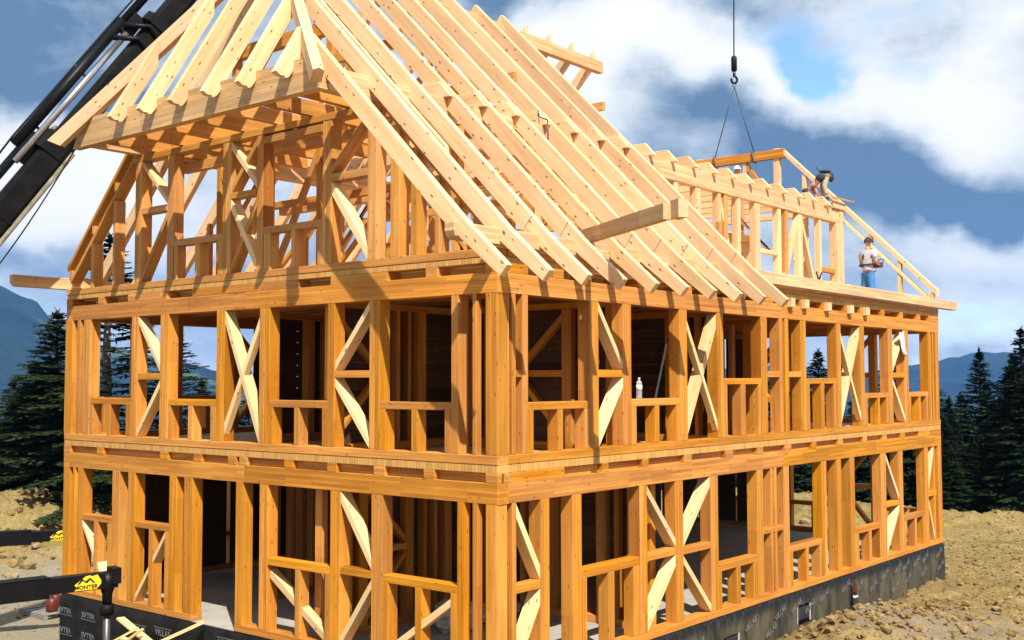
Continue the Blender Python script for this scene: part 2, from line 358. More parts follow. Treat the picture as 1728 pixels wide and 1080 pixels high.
def terrain():
    nx, ny = len(xs), len(ys)
    co = np.zeros((ny, nx, 3), dtype=np.float32)
    for j, y in enumerate(ys):
        for i, x in enumerate(xs):
            co[j, i] = (x, y, ground_z(x, y, -4 < x < 60 and -10 < y < 60))
    me = bpy.data.meshes.new('ground'); me.vertices.add(nx*ny); me.vertices.foreach_set('co', co.ravel())
    idx = np.arange(nx*ny).reshape(ny, nx)
    q = np.stack([idx[:-1, :-1], idx[:-1, 1:], idx[1:, 1:], idx[1:, :-1]], -1).reshape(-1, 4)
    me.loops.add(q.size); me.loops.foreach_set('vertex_index', q.ravel().astype(np.int32))
    me.polygons.add(len(q)); me.polygons.foreach_set('loop_start', np.arange(0, q.size, 4, dtype=np.int32)); me.polygons.foreach_set('loop_total', np.full(len(q), 4, dtype=np.int32))
    me.update(); me.polygons.foreach_set('use_smooth', [True]*len(q))
    o = bpy.data.objects.new('ground', me); COL.objects.link(o); tag(o, kind='structure')
    m, b = new_mat('earth')
    t = N('ShaderNodeTexCoord'); p = t.outputs['Object']
    n1 = noise(p, .35, 8, .62); n2 = noise(p, 2.6, 8, .68, 1, (4, 1, 0)); n3 = noise(p, 14, 5, .7)
    c = ramp(n1, (.35, (.125, .082, .022)), (.5, (.225, .158, .055)), (.66, (.19, .130, .060)))
    c = mixc(ramp(n2, (.40, 0.0), (.66, .9)), c, (.30, .222, .095))
    c = mixc(ramp(n3, (.34, .85), (.50, 0.0)), c, (.05, .031, .011))
    vo = N('ShaderNodeTexVoronoi', feature='F1'); L(p, vo.inputs['Vector']); vo.inputs['Scale'].default_value = 7
    sc = N('ShaderNodeSeparateColor'); L(vo.outputs['Color'], sc.inputs[0])
    pk = math_n('MULTIPLY', ramp(vo.outputs['Distance'], (.18, 1.0), (.30, 0.0)), math_n('GREATER_THAN', sc.outputs[0], .80))
    c = mixc(math_n('MULTIPLY', pk, .7), c, (.30, .255, .18))
    c = mixc(ramp(noise(p, .9, 5, .6, 1, (31, 7, 0)), (.50, 0.0), (.66, .45)), c, (.13, .115, .028))
    dg = N('ShaderNodeVectorMath', operation='DISTANCE'); L(p, dg.inputs[0]); dg.inputs[1].default_value = (9.6, -2.2, -.6)
    gd = math_n('ADD', dg.outputs['Value'], math_n('MULTIPLY', math_n('SUBTRACT', n2, .5), 2.2))
    c = mixc(math_n('MULTIPLY', ramp_range(gd, 2.5, 1.5), .75), c, mixc(n3, (.12, .095, .065), (.25, .205, .150)))
    # grey gravel in the yard beside the left end, wooded slopes beyond the clearing
    sep = N('ShaderNodeSeparateXYZ'); L(p, sep.inputs[0])
    yy = math_n('SUBTRACT', sep.outputs[1], math_n('MULTIPLY', sep.outputs[0], .15)); yy = math_n('ADD', yy, math_n('MULTIPLY', n1, 3.0))
    g = math_n('MULTIPLY', ramp_range(yy, 9.5, 11.5), ramp_range(yy, 24.0, 22.0)); g = math_n('MULTIPLY', g, ramp_range(sep.outputs[0], 8.0, 6.0))
    gn = noise(p, 22, 4, .75, 1, (3, 3, 3))
    c = mixc(g, c, mixc(ramp(n2, (.42, 0.0), (.62, .6)), ramp(gn, (.35, (.15, .135, .10)), (.62, (.27, .245, .19))), (.24, .18, .085)))
    dx = N('ShaderNodeVectorMath', operation='DISTANCE'); L(p, dx.inputs[0]); dx.inputs[1].default_value = (CX, CY, -1)
    far = ramp_range(dx.outputs['Value'], 45.8, 48.0)
    c = mixc(far, c, ramp(noise(p, .02, 6, .7), (.4, (.012, .026, .010)), (.65, (.035, .065, .022))))
    L(c, b.inputs['Base Color']); b.inputs['Roughness'].default_value = .95; b.inputs['Specular IOR Level'].default_value = .1
    bp = N('ShaderNodeBump'); bp.inputs['Strength'].default_value = .9; bp.inputs['Distance'].default_value = .06
    hh = math_n('ADD', math_n('MULTIPLY', n3, .35), n2); hh = math_n('ADD', hh, math_n('MULTIPLY', gn, .12)); L(hh, bp.inputs['Height']); L(bp.outputs[0], b.inputs['Normal'])
    me.materials.append(m)
    return o
def ramp_range(v, a, b):
    mr = N('ShaderNodeMapRange', interpolation_type='SMOOTHSTEP'); L(v, mr.inputs[0])
    if a < b: mr.inputs[1].default_value, mr.inputs[2].default_value, mr.inputs[3].default_value, mr.inputs[4].default_value = a, b, 0, 1
    else: mr.inputs[1].default_value, mr.inputs[2].default_value, mr.inputs[3].default_value, mr.inputs[4].default_value = b, a, 1, 0
    return mr.outputs[0]
terrain()

# stones and clods strewn over the dirt: nobody could count them
def rocks():
    ico = bmesh.new(); bmesh.ops.create_icosphere(ico, subdivisions=1, radius=1); base = np.array([v.co[:] for v in ico.verts]); bf = np.array([[v.index for v in f.verts] for f in ico.faces]); ico.free()
    V = []; Fc = []; n = 0; rng = np.random.RandomState(3)
    spots = []
    for _ in range(7000): spots.append((rng.uniform(4, 34), rng.uniform(-7, 2.5), abs(rng.normal(0, .022))+.012))
    for _ in range(60): spots.append((rng.uniform(6, 14), rng.uniform(-4, -.6), rng.uniform(.05, .11)))
    for _ in range(420): spots.append((rng.normal(9.6, 1.3), rng.normal(-2.1, .75), abs(rng.normal(0, .03))+.02))
    for _ in range(900): spots.append((rng.uniform(-1, 16), rng.uniform(21, 31), abs(rng.normal(0, .06))+.03))
    for _ in range(500): spots.append((rng.uniform(18, 34), rng.uniform(5, 20), abs(rng.normal(0, .06))+.03))
    for _ in range(500): spots.append((rng.uniform(-2, 6), rng.uniform(11.6, 21), abs(rng.normal(0, .02))+.012))
    for x, y, s in spots:
        if -.3 < x < WX+.2 and -.25 < y < LY+.2: continue
        z = ground_z(x, y)
        p = base*(1+rng.uniform(-.28, .28, (len(base), 1)))*np.array([s*rng.uniform(.8, 1.5), s*rng.uniform(.8, 1.4), s*rng.uniform(.55, .9)])
        a = rng.uniform(0, 6.28); c, sn = math.cos(a), math.sin(a)
        p = np.stack([p[:, 0]*c-p[:, 1]*sn+x, p[:, 0]*sn+p[:, 1]*c+y, p[:, 2]+z+s*.25], 1)
        V.append(p); Fc.append(bf+n); n += len(base)
    m, b = new_mat('clods'); t = N('ShaderNodeTexCoord'); q = noise(t.outputs['Object'], 1.7, 6, .7); c = ramp(q, (.36, (.11, .068, .022)), (.52, (.22, .145, .050)), (.68, (.28, .23, .155)))
    L(c, b.inputs['Base Color']); b.inputs['Roughness'].default_value = .95
    tag(mesh_obj('stones', np.concatenate(V), np.concatenate(Fc).tolist(), m), 'stones and dry clods strewn over the yellow dirt round the house', 'stones', kind='stuff')
rocks()

# mountains across the valley
def mountain(name, az0, az1, dist, prof, seed, mat, depth=900, base=-320):
    """prof: (azimuth, height of the skyline); the slope runs down toward the valley"""
    nu, nv = 220, 70; vs = []; fs = []
    for j in range(nv):
        t = j/(nv-1)                       # 0 crest, 1 foot
        for i in range(nu):
            az = az0+(az1-az0)*i/(nu-1)
            h = np.interp(az, [p[0] for p in prof], [p[1] for p in prof])
            dd = dist-depth*t; x = CX+dd*math.cos(R(az)); y = CY+dd*math.sin(R(az))
            r = MN.ridged_multi_fractal(Vector((x*.0016+seed, y*.0016, seed)), 1.0, 2.1, 7, 1.0, 2.0)
            r2 = fbm(x, y, .012, 4, seed)
            f = h+(base-h)*(t**.85)
            f += (r-1.1)*80*math.sin(PI*min(1, t*1.0+.04))*(1 if t > .02 else .25)+r2*9
            vs.append((x, y, f))
    # the back of the range
    for i in range(nu):
        az = az0+(az1-az0)*i/(nu-1); dd = dist+depth*.8; vs.append((CX+dd*math.cos(R(az)), CY+dd*math.sin(R(az)), base))
    for j in range(nv-1):
        for i in range(nu-1): fs.append((j*nu+i, (j+1)*nu+i, (j+1)*nu+i+1, j*nu+i+1))
    for i in range(nu-1): fs.append((nv*nu+i, i, i+1, nv*nu+i+1))
    o = mesh_obj(name, vs, fs, mat, None, None, True); return tag(o, kind='structure')
mm, b = new_mat('wooded_mountain'); t = N('ShaderNodeTexCoord'); p = t.outputs['Object']
q1 = noise(p, .006, 8, .65); q2 = noise(p, .0022, 5, .6, 1, (900, 20, 5)); q3 = noise(p, .05, 4, .7)
c = ramp(q1, (.38, (.006, .015, .014)), (.60, (.016, .034, .024)))
c = mixc(ramp(math_n('ADD', q2, math_n('MULTIPLY', math_n('SUBTRACT', q1, .5), .5)), (.60, 0.0), (.66, .8)), c, (.07, .11, .055))
c = mixc(ramp(math_n('ADD', q1, math_n('MULTIPLY', math_n('SUBTRACT', q3, .5), .4)), (.70, 0.0), (.76, .8)), c, (.36, .33, .29))
L(c, b.inputs['Base Color']); b.inputs['Roughness'].default_value = 1; b.inputs['Specular IOR Level'].default_value = 0
bp = N('ShaderNodeBump'); bp.inputs['Strength'].default_value = 1; bp.inputs['Distance'].default_value = 14; L(q3, bp.inputs['Height']); L(bp.outputs[0], b.inputs['Normal'])
mountain('mountain', 44, 92, 3000, [(44, -60), (50, -20), (56, 60), (59.5, 95), (61.3, 144), (62.2, 200), (63.6, 236), (66, 250), (70, 240), (76, 190), (84, 210), (92, 150)], 1.7, mm, 1700)
mountain('mountain', 2, 38, 4200, [(2, 40), (8, 70), (12, 96), (15.2, 98), (17, 100), (18.6, 72), (22, 30), (26, 60), (30, 34), (38, 0)], 5.2, mm, 1900)
mountain('mountain', 52, 74, 1500, [(52, -130), (58, -100), (61, -70), (64, -40), (68, -30), (74, -70)], 8.8, mm, 800)

# ------------------------------------------------------------------ trees
def spruce_mesh(name, H, rad, seed, dens=1.0, droop=.35, gap=.16):
    rng = np.random.RandomState(seed)
    tris = []
    def spray(p, d, l, w):
        """a flat needle spray: a strip of ragged triangles along d"""
        up = np.array([0, 0, 1.0]); s = np.cross(d, up); s /= np.linalg.norm(s)+1e-9; n = np.cross(s, d)
        k = max(3, int(l/.13))
        for i in range(k):
            t = i/k; c = p+d*l*t-up*(t*t)*l*.10
            ww = w*(1-t*.75)*rng.uniform(.6, 1.25)
            for sg in (-1, 1):
                tip = c+s*sg*ww+d*ww*rng.uniform(.3, .8)-up*ww*rng.uniform(.05, .55)
                e = d*rng.uniform(.08, .13)+n*rng.uniform(-.03, .03)
                tris.append((c-e*.5, c+e, tip))
            if rng.rand() < .55:
                tip = c-up*ww*rng.uniform(.5, 1.0)+d*rng.uniform(-.05, .1); tris.append((c, c+d*.11, tip))
    z = H*.03+.2; 
    while z < H-.12:
        f = 1-z/H; rr = rad*(f**.80)*rng.uniform(.82, 1.1)
        nb = max(4, int((6+5*f)*dens)); a0 = rng.uniform(0, 6.28)
        for b in range(nb):
            if rng.rand() < gap: continue
            a = a0+b*6.283/nb+rng.uniform(-.28, .28); l = rr*rng.uniform(.68, 1.16)
            el = .50*(1-f)-droop*f+rng.uniform(-.12, .12)
            d = np.array([math.cos(a)*math.cos(el), math.sin(a)*math.cos(el), math.sin(el)])
            p = np.array([0, 0, z+rng.uniform(-.1, .1)])
            # main limb, then side twigs
            spray(p+d*l*.18, d, l*.82, .16+.10*f)
            nt_ = int(l/.26)
            for i in range(1, nt_+1):
                t = .2+.75*i/(nt_+1); c = p+d*l*t-np.array([0, 0, t*t*l*.10]); tl = (1-t)*l*.5+.16
                for sg in (-1, 1):
                    if rng.rand() < .12: continue
                    aa = a+sg*rng.uniform(.6, 1.05); dd = np.array([math.cos(aa), math.sin(aa), el*.5-.12-rng.uniform(0, .25)]); dd /= np.linalg.norm(dd)
                    spray(c, dd, tl*rng.uniform(.7, 1.15), .11+.05*f)
        z += (.17+.16*f)*rng.uniform(.85, 1.2)
    for i in range(12):
        a = rng.uniform(0, 6.28); zz = H-.5+i*.045; d = np.array([math.cos(a)*.4, math.sin(a)*.4, .9]); d /= np.linalg.norm(d); spray(np.array([0, 0, zz]), d, .2, .05)
    v = np.array(tris).reshape(-1, 3); me = bpy.data.meshes.new(name); nt_ = len(tris)
    me.vertices.add(len(v)); me.vertices.foreach_set('co', v.astype(np.float32).ravel())
    me.loops.add(len(v)); me.loops.foreach_set('vertex_index', np.arange(len(v), dtype=np.int32))
    me.polygons.add(nt_); me.polygons.foreach_set('loop_start', np.arange(0, len(v), 3, dtype=np.int32)); me.polygons.foreach_set('loop_total', np.full(nt_, 3, dtype=np.int32)); me.update()
    return me
SP = [spruce_mesh('crown', 12, 2.8, 11, 1.35, .35, .10), spruce_mesh('crown', 12, 2.5, 23, 1.4, .45, .12), spruce_mesh('crown', 12, 3.2, 37, 1.25, .3, .14)]
SPB = spruce_mesh('crown', 12, 3.2, 51, .85, .15, .22)
SPL = [SP[0].copy(), SP[2].copy()]
for m_ in SPL: m_.materials.append(NEEDLE2)
for m_ in SP: m_.materials.append(NEEDLE)
SPB.materials.append(NEEDLE2)
tv, tf = tube_data([(0, 0, -.5), (0.03, 0, 3), (-.02, .03, 7), (0, 0, 11.8)], [.19, .15, .09, .012], 8)
TRK = bpy.data.meshes.new('trunk'); TRK.from_pydata([tuple(v) for v in tv], [], tf); TRK.materials.append(BARK); TRK.polygons.foreach_set('use_smooth', [True]*len(TRK.polygons))
TRK2 = TRK.copy(); TRK2.materials.clear(); TRK2.materials.append(BARK2)
NTREE = [0]
def tree(x, y, zt, H, var, label, group, light=False):
    g = ground_z(x, y, False)
    H = max(4.5, zt-g+1.1); base = min(g-.15, zt-H)
    h = zt-base if zt is not None else H
    o = empty('spruce_tree', (x, y, base), label, 'tree', group); o.rotation_euler = (0, 0, random.uniform(0, 6.28))
    s = h/12.0; w = H/12.0*1.55*random.uniform(.92, 1.1)
    o.scale = (w, w, s)
    left = group.startswith('trees left')
    if left: w *= 1.35; o.scale = (w, w, s)
    for nm, me in (('crown', SPB if light else (SPL[var % 2] if left else SP[var % 3])), ('trunk', TRK2 if light else TRK)):
        c = bpy.data.objects.new(nm, me); COL.objects.link(c); c.parent = o
    return o
def pol(az, d): return CX+d*math.cos(R(az)), CY+d*math.sin(R(az))
tree(37.09, 4.83, 5.41, 12, 0, 'tall pointed spruce standing free at the right, just right of the house', 'spruces along the edge of the clearing', False)
tree(36.56, 3.03, 6.23, 13, 1, 'tallest dark spruce at the right edge of the photo', 'spruces along the edge of the clearing', False)
tree(35.39, 3.54, 3.51, 9, 2, 'lower bushy spruce in front of the gap between the two tall right spruces', 'spruces along the edge of the clearing', False)
tree(34.86, 5.27, 2.98, 8, 1, 'low spruce tight against the right end of the house', 'spruces along the edge of the clearing', False)
tree(34.75, 2.07, 5.09, 12, 2, 'spruce cut by the right edge of the photo', 'spruces along the edge of the clearing', False)
tree(34.60, 4.43, 1.94, 7, 0, 'short spruce at the foot of the pointed one', 'spruces along the edge of the clearing', False)
tree(38.43, 7.20, 4.18, 10, 2, 'spruce behind the last windows of the long facade', 'spruces along the edge of the clearing', False)
tree(35.01, 7.86, 5.56, 12, 1, 'spruce seen through the fifth upper window of the long facade', 'spruces along the edge of the clearing', False)
tree(37.16, 7.80, 3.67, 10, 0, 'spruce seen between the two last upper windows', 'spruces along the edge of the clearing', False)
tree(35.73, 11.35, 5.51, 12, 0, 'spruce seen through the fourth upper window of the long facade', 'spruces along the edge of the clearing', False)
tree(34.47, 9.22, 3.56, 9, 1, 'low spruce behind the ground floor windows right of centre', 'spruces along the edge of the clearing', False)
tree(35.74, 13.68, 4.20, 11, 2, 'spruce behind the middle of the long facade', 'spruces along the edge of the clearing', False)
tree(33.12, 14.39, 3.67, 11, 0, 'spruce behind the house left of the middle window', 'spruces along the edge of the clearing', False)
tree(33.48, 11.47, 2.67, 9, 1, 'short spruce behind the middle windows', 'spruces along the edge of the clearing', False)
tree(31.10, 15.91, 3.68, 11, 0, 'spruce hidden behind the timber house', 'spruces along the edge of the clearing', False)
tree(31.52, 18.99, 3.94, 11, 1, 'spruce hidden behind the timber house', 'spruces along the edge of the clearing', False)
tree(31.72, 22.18, 3.51, 11, 2, 'spruce hidden behind the timber house', 'spruces along the edge of the clearing', False)
tree(27.06, 21.67, 4.22, 11, 3, 'spruce hidden behind the timber house', 'spruces along the edge of the clearing', False)
tree(27.01, 24.81, 3.41, 11, 4, 'spruce hidden behind the timber house', 'spruces along the edge of the clearing', False)
tree(26.76, 27.99, 3.95, 11, 5, 'spruce hidden behind the timber house', 'spruces along the edge of the clearing', False)
tree(22.24, 26.82, 3.71, 11, 6, 'spruce hidden behind the timber house', 'spruces along the edge of the clearing', False)
tree(21.80, 29.87, 4.10, 11, 7, 'spruce hidden behind the timber house', 'spruces along the edge of the clearing', False)
tree(21.19, 32.93, 3.69, 11, 8, 'spruce hidden behind the timber house', 'spruces along the edge of the clearing', False)
tree(17.15, 30.94, 4.24, 11, 9, 'spruce hidden behind the timber house', 'spruces along the edge of the clearing', False)
tree(9.37, 28.74, 6.73, 15, 2, 'large loose spruce with pale trunk left of the house corner', 'trees left of the house', False)
tree(9.87, 26.15, 9.33, 15, 0, 'tallest airy tree behind the left corner, seen through the left windows', 'trees left of the house', True)
tree(12.40, 25.72, 5.96, 11, 1, 'airy tree seen through the second upper window of the short facade', 'trees left of the house', True)
tree(8.89, 30.13, 4.02, 8, 1, 'dark low spruce under the pale trunked one', 'trees left of the house', False)
tree(7.60, 29.66, 2.35, 8, 2, 'dark spruce at the left edge of the photo', 'trees left of the house', False)
tree(7.91, 28.94, 1.12, 7, 0, 'young spruce behind the left dirt heap', 'trees left of the house', False)
tree(11.15, 30.04, 5.37, 9, 2, 'dense spruce behind the left corner post', 'trees left of the house', False)
tree(9.69, 30.84, 4.91, 11, 0, 'broad spruce whose top rises left of the pale trunked one', 'trees left of the house', False)
tree(7.37, 31.98, 4.24, 11, 1, 'spruce just outside the left edge', 'trees left of the house', False)
tree(38.76, 2.53, 4.66, 12, 0, 'spruce outside the right edge of the photo', 'spruces along the edge of the clearing', False)
tree(36.72, 6.01, 3.43, 10, 0, 'low filler spruce in the dark wall of trees right of the house', 'spruces along the edge of the clearing', False)
tree(38.13, 4.86, 3.92, 10, 1, 'young filler spruce in the dark wall of trees right of the house', 'spruces along the edge of the clearing', False)
tree(37.39, 3.80, 4.66, 10, 2, 'stunted filler spruce in the dark wall of trees right of the house', 'spruces along the edge of the clearing', False)
tree(35.66, 2.55, 4.17, 10, 3, 'leaning filler spruce in the dark wall of trees right of the house', 'spruces along the edge of the clearing', False)
tree(39.72, 6.48, 3.52, 10, 4, 'bushy filler spruce in the dark wall of trees right of the house', 'spruces along the edge of the clearing', False)
tree(34.27, 5.46, 2.75, 10, 5, 'ragged filler spruce in the dark wall of trees right of the house', 'spruces along the edge of the clearing', False)
tree(34.66, 3.54, 2.20, 10, 6, 'slim filler spruce in the dark wall of trees right of the house', 'spruces along the edge of the clearing', False)
tree(39.38, 4.10, 5.19, 10, 7, 'broad filler spruce in the dark wall of trees right of the house', 'spruces along the edge of the clearing', False)
tree(33.67, 5.05, 1.72, 10, 8, 'squat filler spruce in the dark wall of trees right of the house', 'spruces along the edge of the clearing', False)
tree(35.12, 2.63, 3.94, 10, 9, 'crooked filler spruce in the dark wall of trees right of the house', 'spruces along the edge of the clearing', False)
tree(9.89, 30.73, 4.24, 10, 0, 'low dark spruce in the group left of the house', 'trees left of the house', False)
tree(8.91, 31.24, 2.92, 10, 1, 'young dark spruce in the group left of the house', 'trees left of the house', False)
tree(9.03, 29.49, 2.52, 10, 2, 'stunted dark spruce in the group left of the house', 'trees left of the house', False)
tree(7.78, 29.57, 1.72, 10, 3, 'leaning dark spruce in the group left of the house', 'trees left of the house', False)
tree(9.73, 29.11, 3.15, 10, 4, 'bushy dark spruce in the group left of the house', 'trees left of the house', False)
tree(7.50, 30.81, 2.96, 10, 5, 'ragged dark spruce in the group left of the house', 'trees left of the house', False)
tree(10.62, 31.47, 5.16, 10, 6, 'slim dark spruce in the group left of the house', 'trees left of the house', False)
tree(9.52, 32.05, 4.24, 10, 7, 'broad dark spruce in the group left of the house', 'trees left of the house', False)

# ------------------------------------------------------------------ foundation and ground floor
box('foundation_wall', 'R', .02, WX-.02, -2.4, -.03, .03, .28, BLACK2, vert=False)
box('foundation_wall', 'L', .29, LY-.02, -2.4, -.03, .03, .28, BLACK2, vert=False)
box('foundation_wall', 'R', .29, WX-.3, -2.4, -.03, LY-.28, LY-.03, BLACK2, vert=False)
box('foundation_wall', 'L', .29, LY-.3, -2.4, -.03, WX-.28, WX-.03, BLACK2, vert=False)
o = box('floor_slab', 'R', .03, WX-.03, -.25, -.004, .035, LY-.04, CONC, vert=False)
# the membrane round the foundation: its own sheet with folds, weathered to brown and grey along the right side
mem, b = new_mat('membrane_weathered'); t = N('ShaderNodeTexCoord'); p = t.outputs['Object']
q = noise(p, 1.1, 6, .7, .35); q2 = noise(p, 9, 5, .7, .2, (3, 0, 1))
sep = N('ShaderNodeSeparateXYZ'); L(p, sep.inputs[0])
c = ramp(q, (.40, (.018, .017, .016)), (.52, (.065, .055, .035)), (.64, (.12, .10, .062)))
c = mixc(ramp_range(sep.outputs[2], -.30, -.08), c, (.012, .012, .014))
c = mixc(ramp(q2, (.5, 0.0), (.72, .5)), c, (.085, .09, .095))
L(c, b.inputs['Base Color']); b.inputs['Roughness'].default_value = .75; b.inputs['Specular IOR Level'].default_value = .15
memb, b2 = new_mat('membrane_black'); t = N('ShaderNodeTexCoord'); q = noise(t.outputs['Object'], 2.2, 6, .65)
L(ramp(q, (.35, (.006, .006, .007)), (.7, (.020, .019, .017))), b2.inputs['Base Color']); b2.inputs['Roughness'].default_value = .6; b2.inputs['Specular IOR Level'].default_value = .15
def membrane(face, a0, a1, z0, z1, mat, holes=()):
    A, Nn = FR[face]; vs = []; fs = []; na = int((a1-a0)/.05); nz = 16
    for j in range(nz+1):
        for i in range(na+1):
            a = a0+(a1-a0)*i/na; z = z0+(z1-z0)*j/nz
            d = -.012-abs(MN.noise(Vector((a*2.2, z*.5, 5))))*.045-abs(MN.noise(Vector((a*9, z*1.5, 2))))*.012
            if j == nz: d = .02
            vs.append(A*a+Vector((0, 0, z))+Nn*d)
    for j in range(nz):
        for i in range(na):
            a = a0+(a1-a0)*(i+.5)/na; z = z0+(z1-z0)*(j+.5)/nz
            if any(h[0] < a < h[1] and h[2] < z < h[3] for h in holes): continue
            fs.append((j*(na+1)+i, j*(na+1)+i+1, (j+1)*(na+1)+i+1, (j+1)*(na+1)+i))
    mesh_obj('membrane', vs, fs, mat, HOUSE, None, True)
HOLES = [(9.15, 9.75, -.62, -.32), (6.1, 6.75, -.75, -.36)]
membrane('R', 0, WX, -1.5, -.01, mem, HOLES)
membrane('L', 0, LY, -1.6, -.01, memb)
for h in HOLES:
    box('vent_opening', 'R', h[0]+.02, h[1]-.02, h[2]+.02, h[3]-.02, .012, .028, DARKC)
    for a in (h[0]-.02, h[1]-.03): box('opening_frame', 'R', a, a+.05, h[2]-.03, h[3]+.03, -.02, .01, CONC)
def lettering(txt, loc, rot, size, mat, parent, name='lettering', ext=.0015, off_=0.0):
    cu = bpy.data.curves.new(name, 'FONT'); cu.body = txt; cu.size = size; cu.extrude = ext; cu.align_x = 'CENTER'; cu.align_y = 'CENTER'; cu.resolution_u = 2; cu.offset = size*off_
    tmp = bpy.data.objects.new(name+'_tmp', cu); COL.objects.link(tmp)
    dg = bpy.context.evaluated_depsgraph_get(); me = bpy.data.meshes.new_from_object(tmp.evaluated_get(dg)); bpy.data.objects.remove(tmp)
    me.name = name; me.materials.clear(); me.materials.append(mat)
    o = bpy.data.objects.new(name, me); COL.objects.link(o); o.parent = parent
    if parent: o.matrix_parent_inverse = Matrix.Translation(-parent.location)
    o.matrix_basis = Matrix.Translation(loc) @ rot; return o
def facerot(face, spin=0.0):
    A, Nn = FR[face]
    X = A if face == 'R' else -A; Z = -Nn; Y = Vector((0, 0, 1))
    return Matrix((X, Y, Z)).transposed().to_4x4() @ Matrix.Rotation(spin, 4, 'Z')
_l = None
for (a, z, sp) in [(10.98, -.30, PI), (10.14, -.30, PI), (10.98, -.68, PI), (10.14, -.68, PI), (8.45, -.34, 0), (7.68, -.30, 0), (5.83, -.22, 0), (4.6, -.30, 0)]:
    lo = Vector((-.066, a, z))
    if _l is None: _l = lettering('VILLAS', lo, facerot('L', sp), .155, PRINT, HOUSE)
    else:
        c_ = _l.copy(); COL.objects.link(c_); c_.matrix_basis = Matrix.Translation(lo) @ facerot('L', sp)
    box('print_line', 'L', a-.27, a+.27, z+(.085 if sp == 0 else -.095), z+(.095 if sp == 0 else -.085), -.067, -.065, PRINT, jit=0, ch=0)
for i, (a, z) in enumerate([(5.2, -.35), (7.1, -.30), (8.3, -.28), (9.0, -.26), (9.6, -.62+.25), (10.3, -.25), (11.4, -.22), (12.9, -.42), (13.6, -.25), (14.4, -.22), (14.9, -.22), (15.6, -.22), (16.2, -.2), (17.2, -.2), (17.3, -.52), (15.0, -.55), (14.2, -.62), (16.1, -.52), (7.9, -.55), (12.1, -.3)]):
    c_ = _l.copy(); COL.objects.link(c_); c_.matrix_basis = Matrix.Translation(Vector((a, -.072, z))) @ facerot('R', R(24))
# things lying in the dug-out basement are out of sight; the ground floor shows its slab

# ------------------------------------------------------------------ wall tables (metres, read off the facades)
L2 = [(11.002, 11.274, 3.13, 5.356, 0.22), (10.723, 10.838, 3.13, 5.356, 0.22), (10.348, 10.594, 3.13, 5.356, 0.22), (8.714, 8.918, 3.13, 5.356, 0.22), (7.734, 7.988, 3.13, 5.356, 0.22), (6.085, 6.306, 3.13, 5.356, 0.22), (4.882, 5.138, 3.13, 5.356, 0.22), (3.298, 3.458, 3.13, 5.356, 0.22), (2.296, 2.52, 3.13, 5.356, 0.22), (0.722, 0.857, 3.13, 5.356, 0.22), (0.391, 0.46, 3.13, 5.356, 0.12), (0.011, 0.215, 3.13, 5.356, 0.22)]
L2sill = [(8.89, 10.313, 3.717, 3.839), (6.29, 7.71, 3.72, 3.837), (3.451, 4.869, 3.726, 3.841), (0.856, 2.291, 3.733, 3.844)]
L2cr = [(10.23, 10.304, 3.13, 0, 0.22), (9.595, 9.718, 3.13, 0, 0.22), (8.942, 9.072, 3.13, 0, 0.22), (7.644, 7.704, 3.13, 0, 0.22), (6.978, 7.108, 3.13, 0, 0.22), (6.319, 6.453, 3.13, 0, 0.22), (4.779, 4.867, 3.13, 0, 0.22), (4.131, 4.249, 3.13, 0, 0.22), (3.46, 3.58, 3.13, 0, 0.22), (2.173, 2.286, 3.13, 0, 0.22), (1.521, 1.638, 3.13, 0, 0.22), (0.867, 0.981, 3.13, 0, 0.22)]
L2rail = [(7.975, 8.7, 4.181, 4.301), (2.518, 3.295, 4.199, 4.308)]
L1 = [(11.042, 11.247, 0.12, 2.466, 0.22), (10.822, 10.894, 0.12, 2.466, 0.22), (10.539, 10.713, 0.12, 2.466, 0.22), (9.237, 9.488, 0.12, 2.466, 0.22), (8.722, 8.956, 0.12, 2.466, 0.22), (7.426, 7.636, 0.12, 2.466, 0.22), (6.945, 7.195, 0.12, 2.466, 0.22), (5.539, 5.722, 0.12, 2.466, 0.22), (4.89, 5.096, 0.12, 2.466, 0.22), (3.149, 3.373, 0.12, 2.466, 0.22), (2.225, 2.46, 0.12, 2.466, 0.22), (0.61, 0.742, 0.12, 2.466, 0.14), (0.366, 0.457, 0.12, 2.466, 0.12), (0.014, 0.217, 0.12, 2.466, 0.22)]
L1cr = [(9.969, 10.105, 0.12, 0, 0.22), (9.477, 9.629, 0.12, 0, 0.22), (8.128, 8.259, 0.12, 0, 0.22), (7.623, 7.759, 0.12, 0, 0.22), (4.074, 4.195, 0.12, 0, 0.22), (3.373, 3.487, 0.12, 0, 0.22), (1.423, 1.555, 0.12, 0, 0.22), (2.099, 2.242, 0.12, 0, 0.22), (0.741, 0.867, 0.12, 0, 0.22)]
L1rail = [(2.456, 3.144, 1.212, 1.326)]
R2 = [(-0.0, 0.258, 3.13, 5.356, 0.22), (0.315, 0.399, 3.13, 5.356, 0.22), (0.544, 0.676, 3.13, 5.356, 0.22), (2.162, 2.407, 3.13, 5.356, 0.22), (3.078, 3.313, 3.13, 5.356, 0.22), (4.807, 5.048, 3.13, 5.356, 0.22), (6.095, 6.322, 3.13, 5.356, 0.22), (7.781, 8.039, 3.13, 5.356, 0.22), (8.565, 8.712, 3.13, 5.356, 0.22), (8.811, 8.966, 3.13, 5.356, 0.22), (9.528, 9.769, 3.13, 5.356, 0.22), (11.276, 11.51, 3.13, 5.356, 0.22), (12.563, 12.806, 3.13, 5.356, 0.22), (14.236, 14.497, 3.13, 5.356, 0.22), (15.286, 15.531, 3.13, 5.356, 0.22), (16.913, 17.116, 3.13, 5.356, 0.22), (17.247, 17.335, 3.13, 5.356, 0.22), (17.446, 17.692, 3.13, 5.356, 0.22)]
